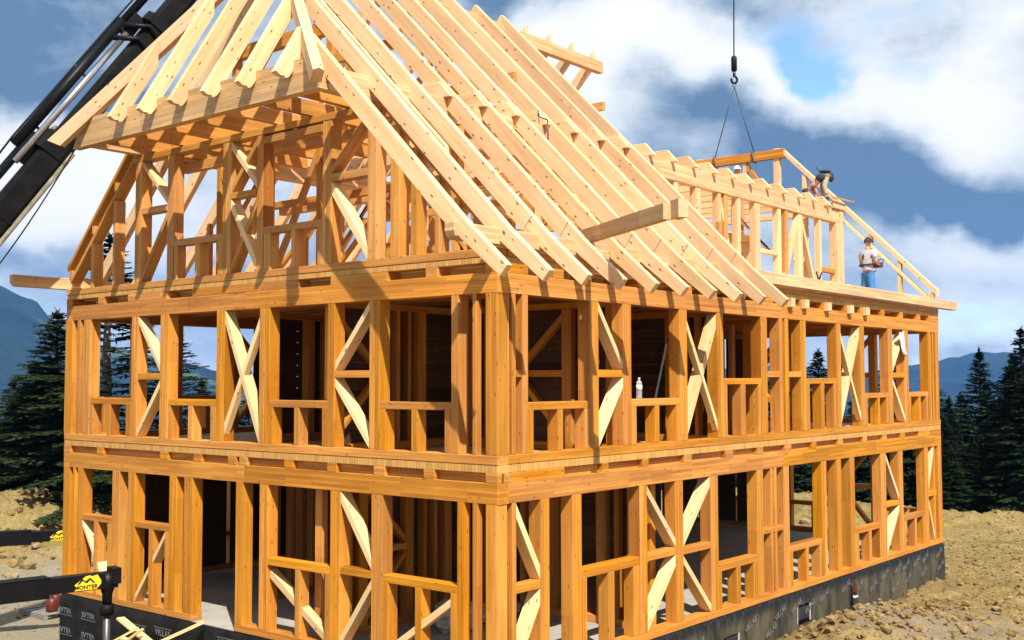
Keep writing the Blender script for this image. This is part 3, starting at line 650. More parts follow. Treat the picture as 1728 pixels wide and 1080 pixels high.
R2sill = [(0.677, 2.159, 3.731, 3.844), (3.316, 4.8, 3.737, 3.853), (6.313, 7.78, 4.074, 4.187), (9.768, 11.275, 4.075, 4.189), (12.788, 14.216, 3.744, 3.856), (15.511, 16.889, 3.743, 3.856)]
R2cr = [(0.677, 0.799, 3.13, 0, 0.22), (1.368, 1.493, 3.13, 0, 0.22), (2.042, 2.171, 3.13, 0, 0.22), (3.322, 3.459, 3.13, 0, 0.22), (4.007, 4.14, 3.13, 0, 0.22), (4.677, 4.792, 3.13, 0, 0.22), (6.313, 6.451, 3.13, 0, 0.22), (6.977, 7.145, 3.13, 0, 0.22), (7.665, 7.761, 3.13, 0, 0.22), (9.75, 9.919, 3.13, 0, 0.22), (10.458, 10.626, 3.13, 0, 0.22), (11.115, 11.229, 3.13, 0, 0.22), (12.777, 12.958, 3.13, 0, 0.22), (13.558, 13.658, 3.13, 0, 0.22), (14.081, 14.191, 3.13, 0, 0.22), (15.513, 15.681, 3.13, 0, 0.22), (16.245, 16.328, 3.13, 0, 0.22), (16.728, 16.856, 3.13, 0, 0.22)]
R2rail = [(0.401, 0.547, 4.196, 4.3), (2.408, 3.087, 4.199, 4.314), (8.042, 8.568, 4.206, 4.321), (8.97, 9.531, 4.207, 4.321), (14.502, 15.291, 4.203, 4.323)]
R1 = [(-0.005, 0.216, 0.12, 2.466, 0.22), (0.318, 0.402, 0.12, 2.466, 0.22), (0.949, 1.153, 0.12, 2.466, 0.22), (1.71, 1.943, 0.12, 2.466, 0.22), (3.521, 3.741, 0.12, 2.466, 0.22), (4.621, 4.86, 0.12, 2.466, 0.22), (5.795, 6.058, 0.12, 2.466, 0.22), (7.551, 7.791, 0.12, 2.466, 0.22), (8.115, 8.197, 0.12, 2.466, 0.22), (8.272, 8.365, 0.12, 2.466, 0.22), (8.653, 8.9, 0.12, 2.466, 0.22), (10.43, 10.664, 0.12, 2.466, 0.22), (11.183, 11.413, 0.12, 2.466, 0.22), (11.891, 12.132, 0.12, 2.466, 0.22), (13.653, 13.955, 0.12, 2.466, 0.22), (14.755, 15.023, 0.12, 2.466, 0.22), (16.497, 16.75, 0.12, 2.466, 0.22), (17.288, 17.708, 0.12, 2.466, 0.22)]
R1sill = [(1.938, 3.512, 1.217, 1.352), (6.048, 7.538, 0.773, 0.904), (8.879, 10.404, 0.779, 0.902), (12.117, 13.635, 0.786, 0.893), (15.018, 16.491, 0.795, 0.896)]
R1cr = [(1.965, 2.071, 0.12, 0, 0.22), (2.638, 2.797, 0.12, 0, 0.22), (3.337, 3.504, 0.12, 0, 0.22), (6.046, 6.174, 0.12, 0, 0.22), (6.719, 6.876, 0.12, 0, 0.22), (7.381, 7.522, 0.12, 0, 0.22), (8.877, 9.034, 0.12, 0, 0.22), (9.645, 9.758, 0.12, 0, 0.22), (10.271, 10.386, 0.12, 0, 0.22), (12.119, 12.324, 0.12, 0, 0.22), (12.897, 13.041, 0.12, 0, 0.22), (13.52, 13.619, 0.12, 0, 0.22), (14.999, 15.173, 0.12, 0, 0.22), (15.765, 15.886, 0.12, 0, 0.22), (16.336, 16.461, 0.12, 0, 0.22)]
R1rail = [(0.399, 0.945, 1.219, 1.338), (3.735, 4.613, 1.247, 1.375), (4.856, 5.791, 1.22, 1.333), (7.794, 8.641, 1.245, 1.347), (13.963, 14.765, 1.212, 1.323), (16.775, 17.315, 1.237, 1.355)]
L1gap = [(10.046, 11.007), (7.945, 9.817), (6.934, 7.699), (5.955, 6.693), (5.647, 5.732), (4.486, 5.435), (3.453, 4.267), (2.416, 3.238), (1.388, 2.182), (0.219, 1.174)]
L2gap = [(10.098, 11.049), (9.068, 9.887), (7.034, 7.798), (5.562, 5.654), (3.403, 4.189), (1.359, 2.142), (0.221, 1.118)]
R1gap = [(1.525, 2.494), (2.66, 3.623), (3.802, 4.918), (5.164, 6.36), (6.636, 7.577), (7.818, 8.739), (9.022, 9.98), (10.193, 11.283), (11.541, 12.649), (12.868, 13.806), (14.049, 14.956), (15.211, 16.15)]
R2gap = [(0.684, 1.282), (1.526, 2.097), (2.232, 2.979), (3.146, 3.56), (3.79, 4.874), (5.231, 5.786), (6.105, 6.791), (7.183, 7.829), (8.328, 8.898), (9.111, 9.52), (9.798, 10.607), (10.907, 11.747), (12.005, 12.624), (12.906, 13.85), (14.062, 15.039), (15.235, 16.182), (16.424, 17.033)]
G = [(11.065, 11.216, 5.985, 0, 0.22), (10.297, 10.394, 5.985, 0, 0.22), (9.54, 9.622, 5.985, 0, 0.22), (8.642, 8.87, 5.985, 0, 0.22), (7.632, 7.83, 5.985, 0, 0.22), (5.96, 6.192, 5.985, 0, 0.22), (5.084, 5.256, 5.985, 0, 0.22), (3.402, 3.61, 5.985, 0, 0.22), (2.392, 2.585, 5.985, 0, 0.22), (1.902, 2.088, 5.985, 0, 0.22), (1.541, 1.669, 5.985, 0, 0.22), (1.089, 1.181, 5.985, 0, 0.22)]
Gsill = [(6.196, 7.637, 6.578, 6.693), (3.612, 5.087, 6.59, 6.7)]
Gcr = [(7.515, 7.606, 5.985, 0, 0.22), (6.838, 6.969, 5.985, 0, 0.22), (6.19, 6.307, 5.985, 0, 0.22), (4.895, 5.064, 5.985, 0, 0.22), (4.258, 4.354, 5.985, 0, 0.22), (3.607, 3.719, 5.985, 0, 0.22)]
Grail = [(7.848, 8.663, 7.252, 7.368), (5.268, 5.978, 7.266, 7.367), (3.628, 5.112, 8.097, 8.223), (2.592, 3.412, 7.276, 7.397)]
D_ = [(9.642, 9.857), (10.638, 10.764), (11.544, 11.688), (12.409, 12.663), (13.627, 13.778), (14.774, 15.0), (16.025, 16.142), (17.031, 17.617)]
SHORT = {'L2cr': 'L2sill', 'L1cr': 'L1sill', 'R2cr': 'R2sill', 'R1cr': 'R1sill', 'Gcr': 'Gsill'}
TOPS = dict(L2sill=0, )
def do_studs(face, tab, mat, name='stud', top=None, off=0.0):
    for a0, a1, z0, z1, d in tab:
        if top: z1 = top((a0+a1)/2)
        w = a1-a0
        if w > .20:                              # wide posts are two sticks side by side
            m_ = a0+w*random.choice((.42, .5, .58))
            box(name, face, a0, m_-.002, z0, z1, off, off+d, mat); box(name, face, m_+.002, a1, z0, z1, off, off+d, mat)
        else: box(name, face, a0, a1, z0, z1, off, off+d, mat)
def do_short(face, tab, sills, mat, off=0.0, d=.2):
    for a0, a1, z0, _, _ in tab:
        a = (a0+a1)/2; zt = None
        for s0, s1, zb, zz in sills:
            if s0-.12 < a < s1+.12: zt = zb
        if zt: box('cripple_stud', face, a0, a1, z0, zt, off, off+d, mat)
def do_rails(face, tab, mat, name, off=0.0, d=.2, th=None):
    for a0, a1, zb, zt in tab: box(name, face, a0, a1, zb, zt, off+.002, off+d, mat, vert=False)
SILLH = .115
L1sill = [(9.485, 10.536, 1.475, 1.585), (7.631, 8.716, 1.475, 1.585), (3.367, 4.877, 1.175, 1.292), (.741, 2.22, 1.19, 1.305)]
do_studs('L', L2, WALL); do_studs('L', L1, WALL)
R1f = [r for r in R1 if not r[0] > 17.2]+[(17.15, 17.24, .12, 2.466, .2), (17.48, 17.74, .12, 2.466, .22)]
# the left face owns the corner post; the right face starts beside it
do_studs('R', [(max(a0, .225), a1, z0, z1, d) for a0, a1, z0, z1, d in R2 if a1 > .24], WALL)
do_studs('R', [(max(a0, .222), a1, z0, z1, d) for a0, a1, z0, z1, d in R1f if a1 > .24], WALL)
for f, cr, sl in (('L', L2cr, L2sill), ('L', L1cr, L1sill), ('R', R2cr, R2sill), ('R', R1cr, R1sill)):
    do_short(f, cr, sl, WALL); do_rails(f, sl, WALL, 'window_sill', d=.21)
for f, rl in (('L', L2rail), ('L', L1rail), ('R', R2rail), ('R', R1rail)): do_rails(f, rl, WALL, 'rail', d=.17)

def brace(face, a0, z0, a1, z1, w=.085, d=.2, off=.006, mat=None, name='brace'):
    """a diagonal between two posts, its ends cut plumb against them; z are the mid heights at a0 and a1"""
    L_ = math.hypot(a1-a0, z1-z0); h = w*L_/abs(a1-a0)/2
    prism(name, face, [(a0, z0-h), (a1, z1-h), (a1, z1+h), (a0, z0+h)], off, off+d, (a1-a0, z1-z0), mat or BRACE)
def half(face, a0, a1, lo, hi, up, **k):
    """a diagonal filling the panel a0..a1 between lo and hi; up = rises with a"""
    w = k.get('w', .085); sl = math.hypot(a1-a0, (hi-lo)*.9)/abs(a1-a0); h = w*sl/2
    for _ in range(3): sl = math.hypot(a1-a0, hi-lo-2*h)/abs(a1-a0); h = w*sl/2
    if up: brace(face, a0, lo+h, a1, hi-h, **k)
    else: brace(face, a0, hi-h, a1, lo+h, **k)
T1, B1, T2, B2, RB, RT = 2.466, .12, 5.356, 3.13, 4.20, 4.31
# left facade, upper storey (a grows to the left in the photograph)
half('L', 7.99, 8.712, RT, T2, True); half('L', 7.99, 8.712, B2, RB-.02, False)
brace('L', 5.142, B2+.10, 6.083, T2-.10, w=.10, d=.2); brace('L', 5.142, T2-.22, 6.083, B2+.22, off=.012, w=.09, d=.12)
half('L', 2.522, 3.296, 4.31, T2, False); half('L', 2.522, 3.296, B2, 4.195, True)
# left facade, ground storey
half('L', 9.62, 10.53, B1, 1.47, True, w=.07); half('L', 7.765, 8.70, B1, 1.47, False, w=.07)
brace('L', 3.49, .16, 4.88, 1.03, w=.115, d=.16, off=.05); half('L', 2.462, 3.147, 1.33, T1, True, w=.10); half('L', 2.462, 3.147, B1, 1.208, False)
brace('L', .87, 1.05, 2.09, .22, w=.10, d=.12)
# right facade, upper storey
half('R', 2.41, 3.076, 4.315, T2, False); half('R', 2.41, 3.076, B2, 4.198, True, w=.10)
brace('R', 5.05, T2-.25, 6.093, B2+.2, w=.08, off=.002, d=.12); brace('R', 5.05, B2+.16, 6.093, T2-.16, w=.12, off=.02, d=.19)
brace('R', 11.512, T2-.25, 12.561, B2+.2, w=.08, off=.002, d=.12); brace('R', 11.512, B2+.16, 12.561, T2-.16, w=.12, off=.02, d=.19)
half('R', 14.50, 15.284, 4.325, T2, True, w=.10); half('R', 14.50, 15.284, B2, 4.20, False)
# right facade, ground storey
half('R', .404, .947, 1.34, T1, False, w=.10); half('R', .404, .947, B1, 1.217, True, w=.12)
half('R', 3.743, 4.619, 1.376, T1, False, w=.10); half('R', 3.743, 4.619, B1, 1.245, True, w=.12)
half('R', 4.862, 5.793, 1.335, T1, True, w=.12); half('R', 4.862, 5.793, B1, 1.218, False, w=.10)
half('R', 13.957, 14.753, 1.325, T1, False); half('R', 13.957, 14.753, B1, 1.21, True, w=.10)
half('R', 16.752, 17.148, 1.356, T1, True, w=.08); half('R', 16.752, 17.148, B1, 1.235, False, w=.07)
# plates, header beams, joist bands, decks
DOORS_L = [(5.74, 6.93)]; DOORS_R = [(1.155, 1.708)]
for a0, a1 in ((.0, 5.735), (6.94, LY)): box('sole_plate', 'L', a0, a1, 0, .118, 0, .235, WALL, vert=False)
for a0, a1 in ((.236, 1.15), (1.712, WX)): box('sole_plate', 'R', a0, a1, 0, .118, 0, .235, WALL, vert=False)
def band(face, z0, gaps, length, a_start, gap_back, mat_h, jd=0.0, length2=None):
    hz = z0+.285; gz = hz+.135; tz = z0+.53
    box('header_beam', face, a_start, length*.49, z0, hz, 0, .24, mat_h, vert=False); box('header_beam', face, length*.49+.003, length, z0, hz, .001, .24, mat_h, vert=False)
    zt_s = 3.0 if z0 < 4 else 5.865
    box('deck_edge', face, a_start, length, gz, zt_s-.002, .004, .236, DECK, vert=False)
    prev = a_start
    for g0, g1 in sorted(gaps)+[(length, length)]:
        if g0 > prev+.01:
            w = g0-prev
            k = 1 if w < .45 else max(1, round(w/.9))
            for i in range(k): box('joist_end', face, prev+w*i/k+(.003 if i else 0), prev+w*(i+1)/k, hz+.001, gz-.001, -jd, .3, mat_h, vert=False)
        prev = g1
    if gap_back: box('blocking_board', face, a_start, length, hz+.001, gz-.001, .09, .13, mat_h, vert=False, ch=0)
L1gap.sort(); L2gap.sort()
band('L', 2.466, L1gap, LY, 0.0, True, BEAM)
band('L', 5.356, [g for g in L2gap if g[0] != 5.562], LY, 0.0, False, BEAM)
band('R', 2.466, R1gap, WX, .242, True, BEAM)
band('R', 5.356, R2gap, WX, .242, False, BEAM)
for a in (8.90, 9.55, 10.65, 11.83, 12.72): box('joist_end', 'R', a+.02, a+.20, 5.60, 5.78, -.10, .0, ROOF, vert=False)
box('sole_plate', 'L', 0, LY, 3.001, 3.128, -.004, .235, WALL, vert=False); box('sole_plate', 'R', .236, WX, 3.001, 3.128, -.004, .235, WALL, vert=False)
box('sole_plate', 'L', .02, LY, 5.866, 5.983, -.004, .235, GABLE, vert=False)
box('sole_plate', 'R', .236, WX, 5.867, 5.984, .0, .235, BEAM, vert=False)
box('sole_plate', 'R', 0, WX, 5.867, 5.955, 2.38, 2.56, ROOF, vert=False)
for zt in (2.999, 5.864):
    box('floor_deck', 'R', .25, WX-.25, zt-.11, zt, .25, LY-.25, ROOF, vert=False, jit=0)
    for x in np.arange(.9, WX-.5, .88): box('floor_joist', 'L', .31, LY-.31, zt-.32, zt-.113, x, x+.1, WALL, vert=False, ch=0)

# far walls and inner partitions: same carpentry, read only through the openings
def pattern_wall(face, length, off, z0, z1, spec, mat, d=.16, start=0.0, sill=None, plates=True):
    """spec: list of (width, kind): w window, s solid pair, x braced panel, o open"""
    a = start
    if plates: box('sole_plate', face, start, length, z0-.12, z0-.002, off, off+d, mat, vert=False, ch=0); box('top_plate', face, start, length, z1+.001, z1+.1, off, off+d, mat, vert=False, ch=0)
    box('stud', face, a, a+.12, z0, z1, off, off+d, mat, ch=0); a += .12
    for w, k in spec:
        if a+w+.14 > length: break
        if k == 'w':
            zs = z0+.6; box('window_sill', face, a, a+w, zs, zs+.11, off, off+d, mat, vert=False, ch=0)
            box('cripple_stud', face, a+w/2-.05, a+w/2+.05, z0, zs, off, off+d, mat, ch=0)
        elif k == 'x':
            brace(face, a, z0+.12, a+w, z0+(z1-z0)*.5-.08, w=.09, d=d*.9, off=off+.01, mat=mat)
            brace(face, a, z1-.12, a+w, z0+(z1-z0)*.5+.16, w=.09, d=d*.9, off=off+.01, mat=mat)
            box('rail', face, a, a+w, z0+(z1-z0)*.5-.02, z0+(z1-z0)*.5+.09, off, off+d, mat, vert=False, ch=0)
        elif k == 's':
            box('stud', face, a+w*.33, a+w*.33+.08, z0, z1, off, off+d, mat, ch=0); box('stud', face, a+w*.66, a+w*.66+.08, z0, z1, off, off+d, mat, ch=0)
        a += w
        box('stud', face, a, a+.18, z0, z1, off, off+d, mat, ch=0); a += .18
BK = [(1.3, 'w'), (.8, 'x'), (1.3, 'w'), (.8, 'x'), (1.2, 'w'), (.9, 's'), (1.4, 'w'), (.8, 'x'), (1.3, 'w'), (.8, 's'), (1.3, 'w'), (.8, 'x')]
for z0, z1 in ((.12, 2.46), (3.13, 5.35)):
    pattern_wall('R', WX, LY-.22, z0, z1, BK, WALL, d=.2)
    pattern_wall('L', LY-.3, WX-.22, z0, z1, [(1.2, 'w'), (.8, 'x'), (1.3, 'w'), (.8, 'x'), (1.2, 'w'), (.8, 's')], WALL, d=.2, start=.3)
    for n_, off, st, en in (('header_beam', LY-.24, .25, WX), ('header_beam', WX-.24, .3, LY-.3)):
        f = 'R' if off < 12 else 'L'
        box(n_, f, st, en, z1+.005, z1+.285, off, off+.23, BEAM, vert=False, ch=0); box('deck_edge', f, st, en, z1+.42, z1+.525, off, off+.235, DECK, vert=False, ch=0)
        for a in np.arange(st, en-.3, 1.1): box('joist_end', f, a, a+.25, z1+.287, z1+.418, off, off+.22, BEAM, vert=False, ch=0)
PSPEC = [(.7, 's'), (.9, 'x'), (.8, 's'), (.9, 'o'), (.8, 's'), (.7, 'x'), (.9, 's'), (.8, 's')]
pattern_wall('R', 9.4, 3.9, .12, 2.45, PSPEC, WALL, start=.3); pattern_wall('R', 11.0, 7.4, .12, 2.45, PSPEC[::-1], WALL, start=2.2)
pattern_wall('L', 10.9, 4.3, .12, 2.45, PSPEC[2:]+PSPEC, WALL, start=.3); pattern_wall('L', 10.9, 8.6, .12, 2.45, PSPEC[1:]+PSPEC, WALL, start=4.1)
pattern_wall('R', 9.7, 3.7, 3.13, 5.34, PSPEC[1:], WALL, start=.3); pattern_wall('R', 7.4, 7.0, 3.13, 5.34, PSPEC[3:]+PSPEC[:3], WALL, start=1.6)
pattern_wall('L', 8.2, 3.2, 3.13, 5.34, PSPEC, WALL, start=.3); pattern_wall('L', 6.9, 6.6, 3.13, 5.34, PSPEC[2:]+PSPEC, WALL, start=.3); pattern_wall('L', 6.5, 9.9, 3.13, 5.34, PSPEC[1:]+PSPEC, WALL, start=.3)

# dark brown boards added on some partitions so the interior reads near black
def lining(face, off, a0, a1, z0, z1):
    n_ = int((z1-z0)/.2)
    for i in range(n_): box('inner_board', face, a0, a1, z0+i*(z1-z0)/n_, z0+(i+1)*(z1-z0)/n_-.006, off, off+.022, DARK_INFILL, vert=False, ch=0)
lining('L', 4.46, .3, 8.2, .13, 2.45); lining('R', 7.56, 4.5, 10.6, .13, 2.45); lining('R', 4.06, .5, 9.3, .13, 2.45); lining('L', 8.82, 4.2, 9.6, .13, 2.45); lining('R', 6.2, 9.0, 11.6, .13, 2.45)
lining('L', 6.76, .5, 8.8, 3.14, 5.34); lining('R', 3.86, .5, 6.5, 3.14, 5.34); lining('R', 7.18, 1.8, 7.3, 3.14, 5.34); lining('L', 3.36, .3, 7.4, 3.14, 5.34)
def shade_panels(face, off, a0, a1, z0, z1, w=1.2, gap=.05):  # dark sheets added inside far walls and core, to keep the openings dark
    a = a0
    while a < a1-.1: box('shade_panel', face, a, min(a1, a+w), z0, z1, off, off+.02, DARK_INFILL, ch=0); a += w+gap
shade_panels('L', 11.2, 5.0, 10.8, .13, 2.45); shade_panels('R', 10.95, 1.4, 9.6, .13, 2.45, 1.1, .10); shade_panels('R', 10.95, 4.4, 11.5, 3.14, 5.34, 1.25, .06)
shade_panels('L', 17.45, 4.5, 10.9, .13, 2.45); shade_panels('L', 17.45, 4.8, 10.9, 3.14, 5.34)

# ------------------------------------------------------------------ gable, left end
ZB = 8.375; YC = LY/2
def gtop(a): return min(ZB-.12, (17.22-a)-.03, (6.0+a)-.03 if a < 2.4 else 99)
for a0, a1, z0, _, d in G:
    if a0 > 11: continue
    do_studs('L', [(a0, a1, z0, gtop((a0+a1)/2), d)], GABLE, off=.004)
for a0, a1 in ((10.297, 10.394), (9.54, 9.622), (11.10, 11.216)):   # above the lower rake board
    box('stud', 'L', a0, a1, 17.33-a0, 17.585-a1, .02, .2, GABLE, vert=True)
do_short('L', Gcr, Gsill, GABLE); do_rails('L', Gsill, GABLE, 'window_sill'); do_rails('L', Grail, GABLE, 'rail')
def rake(name, s, y0, y1, c0, c1, d0, d1, mat):
    """board parallel to the roof; s=-1 left slope (z = c - y), s=1 right slope (z = c + y)"""
    prism(name, 'L', [(y0, c0+s*y0), (y1, c0+s*y1), (y1, c1+s*y1), (y0, c1+s*y0)], d0, d1, (1, s), mat)
rake('rake_board', -1, 8.85, 11.25, 17.60, 17.70, .0, .24, GABLE); rake('rake_board', -1, 8.6, 11.12, 17.22, 17.32, .0, .235, GABLE)
rake('rake_board', 1, .25, 2.3, 6.0, 6.12, .0, .2, GABLE)
box('top_plate', 'L', 2.3, 8.95, ZB-.118, ZB-.002, 0, .23, GABLE, vert=False)
def gx(a0, z0, a1, z1, w=.085, off=.01, d=.18, mat=None): brace('L', a0, z0, a1, z1, w=w, off=off, d=d, mat=mat or GABLE)
half('L', 7.832, 8.640, 5.985, 7.25, False, mat=GABLE); half('L', 7.832, 8.640, 7.37, ZB-.12, True, mat=BRACE)
half('L', 5.258, 5.958, 5.985, 7.26, True, w=.1, mat=BRACE); half('L', 5.258, 5.958, 5.985, 7.26, False, mat=GABLE, off=.02)
half('L', 5.258, 5.958, 7.37, ZB-.12, True, w=.1, mat=BRACE); half('L', 5.258, 5.958, 7.37, ZB-.12, False, mat=GABLE, off=.02)
half('L', 2.587, 3.40, 5.985, 7.27, True, w=.12, mat=BRACE); half('L', 2.587, 3.40, 7.4, ZB-.12, False, mat=GABLE)
half('L', .62, 1.08, 5.985, 6.6, True, w=.06, mat=GABLE)
box('stud', 'L', 4.25, 4.36, 8.225, ZB-.12, .02, .2, GABLE, vert=True)
box('stud', 'L', .35, .46, 5.985, 6.45, .02, .2, GABLE); box('stud', 'L', .72, .82, 5.985, 6.75, .02, .2, GABLE)

# ------------------------------------------------------------------ roof: beams
XH = -1.1
yH0, yH1 = 2.42, LY-2.42
prism('half_hip_beam', 'L', [(yH0, 8.375), (yH1+.35, 8.375), (yH1+.02, 8.88), (yH0, 8.88)], XH, XH+.16, (1, 0), ROOFB)
box('purlin', 'R', XH+.165, 17.6, 8.376, 8.745, 2.42, 2.60, ROOFB, vert=False); box('purlin', 'R', XH+.165, 17.6, 8.376, 8.745, LY-2.60, LY-2.42, ROOFB, vert=False)
box('ridge_purlin', 'R', .75, 10.62, 11.63, 11.90, 5.54, 5.70, ROOFB, vert=False)
for k in range(7): y = 3.02+.88*k; box('hip_joist', 'R', XH+.17, 2.9, 8.38, 8.62, y-.05, y+.05, GABLE, vert=False)
# eave purlins, running out past both gables
def ep(y0, y1, x0, x1):
    r_ = .10
    pts = [(x0+.015, 6.215), (x0+.015, 6.09), (x0+.04, 6.03), (x0+.10, 5.988), (x1, 5.988), (x1, 6.215)]
    prism('eave_purlin', 'R', pts, y0, y1, (1, 0), ROOFB)
ep(-.15, .02, -1.06, 18.75); ep(LY-.02, LY+.15, -1.12, 18.7)

# rafters: one profile per slope, same mesh reused
TOPC = 6.51; BOTC = 6.14
def rprof(mirror=False, y_top=YC-.004):
    pts = [(-1.0, 5.59), (-.875, 5.455), (-.24, 5.965), (.15, 6.29), (y_top, y_top+BOTC), (y_top, y_top+TOPC), (.06, .06+TOPC), (-.33, 6.185)]
    return [(LY-a, z) for a, z in pts] if mirror else pts
def rafter(x0, y_top=YC-.004, mirror=False, name='rafter', mat=None):
    return prism(name, 'L', rprof(mirror, y_top), x0, x0+.11, (1, -1 if mirror else 1), mat or ROOF, jit=0)
SEAM = plain('dark_joint', (.10, .055, .025), .8)
for k in range(10):
    x1 = -.89+.87*k; x0 = x1-.11
    yt = min(YC-.004, 4.45+1.65*(x0)-.03)
    rafter(x0, yt)
    if k >= 2: prism('joint_line', 'L', [(.135, 6.29), (.145, 6.285), (-.015, 6.50), (-.025, 6.495)], x0-.002, x0+.002, (1, 1), SEAM, jit=0, ch=0)
for k in range(1, 14):
    if k in (0,): continue
    x1 = -.89+.87*k; x0 = x1-.11
    yt = min(YC-.004, 4.45+1.65*x0-.03)
    if k == 1: continue
    rafter(x0, yt, True)
# second, paler board spiked to the third rafter (stops short of the eave)
prism('rafter_splice', 'L', [(1.0, 1.0+6.30), (1.05, 1.05+6.49), (4.2, 4.2+6.49), (4.2, 4.2+6.30)], .07, .16, (1, 1), BRACE, jit=0)
# collar joists, ends cut to the roof slope
for k in range(3, 21):
    x1 = -.89+.87*k; x0 = x1-.11
    if x1 > WX-.2: break
    c0 = x0-.085 if k <= 9 else x0
    pts = [(2.28, 8.752), (LY-2.28, 8.752), (LY-2.52, 9.02), (2.52, 9.02)]
    prism('collar_joist', 'L', pts, c0, c0+(.08 if k <= 9 else .10), (1, 0), ROOF, jit=0)
# hip rafters
def hip(sgn):
    # top edge of the hip: y = 4.45+1.65x (right) at z = 10.96+1.65x ; tail runs 0.5 m past the beam
    xa, xb = -1.50, .70
    def P(x): return Vector((x, 4.45+1.65*x if sgn > 0 else LY-(4.45+1.65*x), 10.96+1.65*x))
    p0, p1 = P(xa), P(xb); X = (p1-p0).normalized(); Y = Vector((0, 0, 1)).cross(X).normalized(); Z = X.cross(Y); l = (p1-p0).length
    w, h = .16, .26
    vs = []
    for xx, zz in ((.0, -.02), (.12, -h), (l, -h), (l, -.02), ):
        for yy in (-w/2, w/2): vs.append(p0+X*xx+Y*yy+Z*zz)
    r0 = p0+X*.0; 
    loc = [((v-p0).dot(X), (v-p0).dot(Y), (v-p0).dot(Z)) for v in vs]
    # ridge of the bevelled top
    loc += [(0, 0, .02), (l, 0, .02)]
    fs = [(0, 2, 4, 6), (1, 7, 5, 3), (0, 1, 3, 2), (2, 3, 5, 4), (0, 6, 9, 8), (1, 8, 9, 7), (4, 5, 7, 9, 6), (0, 8, 1)]
    mw = Matrix((X, Y, Z)).transposed().to_4x4(); mw.translation = p0
    mesh_obj('hip_rafter', loc, fs, ROOF, HOUSE, mw)
hip(1); hip(-1)
# jack rafters on the half hip, rounded tails
for i in range(6):
    y = 7.46-.88*i
    xt = min((y-.06-4.45)/1.65, (LY-y-.06-4.45)/1.65)-.07
    dzr = 1.65
    x0 = -1.42; zt = 8.66
    n_ = Vector((-dzr, 1)).normalized(); dpt = .235      # depth square to the rafter
    def TP(x): return (x, zt+dzr*(x+1.42))
    g = Vector((1, dzr)).normalized(); pn = Vector((g.y, -g.x))  # pointing down and inward
    a = Vector(TP(x0)); e = Vector(TP(xt))
    pts = [tuple(a), tuple(a+g*-.0+pn*.085), tuple(a+g*.02+pn*.125), tuple(a+g*.045+pn*.15), tuple(a+g*.03+pn*.19), tuple(a+g*.08+pn*.225), tuple(a+g*.16+pn*dpt), (xt, e.y-dpt*math.hypot(1, dzr)), tuple(e)]
    prism('jack_rafter', 'R', pts, y-.055, y+.055, (1, dzr), ROOF, jit=0, ch=0)

# struts, posts and collars inside the roof
for x in (1.9, 4.9, 7.9, 10.9, 14.0):
    for y in (2.44, LY-2.60): box('roof_post', 'L', y, y+.16, 5.87, 8.375, x, x+.16, GABLE)
    if x < 10: box('roof_post', 'L', YC-.08, YC+.08, 9.03, 11.63, x, x+.16, GABLE)
    for s, yy in ((1, 2.6), (-1, LY-2.6)):
        y0, y1 = yy, yy+s*1.3
        prism('strut', 'L', [(y0, 7.0), (y0, 7.16), (y1, 8.37), (y1+s*-.12, 8.37)] , x+.02, x+.14, (s*1.3, 1.37), GABLE)
    if x < 10:
        box('tie_beam', 'L', 3.6, LY-3.6, 9.9, 10.08, x-.12, x-.02, GABLE, vert=False)
        for s in (1, -1):
            y0 = YC+s*.1; y1 = YC+s*1.9
            prism('strut', 'L', [(y0, 10.9), (y0, 11.06), (y1, 9.22), (y1, 9.05)], x+.02, x+.13, (s*1.8, -1.85), GABLE)
for x, y0, y1 in ((.95, 3.9, 7.35), ):
    box('tie_beam', 'L', y0, y1, 10.1, 10.34, x, x+.14, WALL, vert=False)
    for y in (4.0, 5.5, 7.1): box('roof_post', 'L', y, y+.14, 9.03, 10.1, x, x+.14, GABLE)
# knee wall frames parallel to the rafters farther in
for x in (2.4, 5.0, 8.6):
    for y in (9.9, 1.3): box('roof_post', 'L', y, y+.10, 5.87, (17.4-y if y > 5 else 6.13+y)-.04, x, x+.10, GABLE)
    box('rail', 'L', 2.7, LY-2.7, 7.55, 7.69, x, x+.1, GABLE, vert=False)
    half('L', 3.2, 4.9, 5.87, 7.5, True, mat=GABLE, off=x, d=.08); half('L', 6.3, 8.2, 5.87, 7.5, False, mat=GABLE, off=x, d=.08)
# stacked inner lining boards behind the dormer wall
for r_ in range(7):
    z = 7.1+.20*r_; box('inner_board', 'R', 8.9+.1*(r_ % 2), 14.2, z, z+.15, 5.2+.012*r_, 5.24+.012*r_, ROOF, vert=False)

# ------------------------------------------------------------------ dormer wall above the eave
for a0, a1 in D_[:-1]: box('stud', 'R', a0, a1, 5.957, 8.374, 2.44, 2.60, ROOF)
for a0, a1 in ((17.03, 17.24), (17.26, 17.50)): box('stud', 'R', a0, a1, 5.957, 9.0 if a0 > 17.2 else 8.374, 2.40, 2.62, ROOF)
box('stud', 'R', 8.05, 8.2, 5.957, 8.374, 2.44, 2.6, ROOF); box('stud', 'R', 8.75, 8.9, 5.957, 8.374, 2.44, 2.6, ROOF)
def dh(a0, a1, lo, hi, up, w=.1): half('R', a0, a1, lo, hi, up, w=w, off=2.46, d=.12, mat=ROOF)
dh(10.77, 11.54, 6.0, 8.37, False); dh(13.78, 14.77, 6.0, 8.37, True, .16); dh(15.0, 16.02, 6.0, 8.37, False)
box('rail', 'R', 16.15, 17.03, 7.0, 7.12, 2.46, 2.58, WALL, vert=False); box('rail', 'R', 8.2, 8.75, 7.9, 8.02, 2.46, 2.58, ROOF, vert=False)
box('window_sill', 'R', 12.67, 13.62, 7.2, 7.3, 2.46, 2.58, ROOF, vert=False)
box('purlin_stub', 'R', 16.75, 17.55, 8.75, 8.93, 2.36, 2.5, ROOF, vert=False)
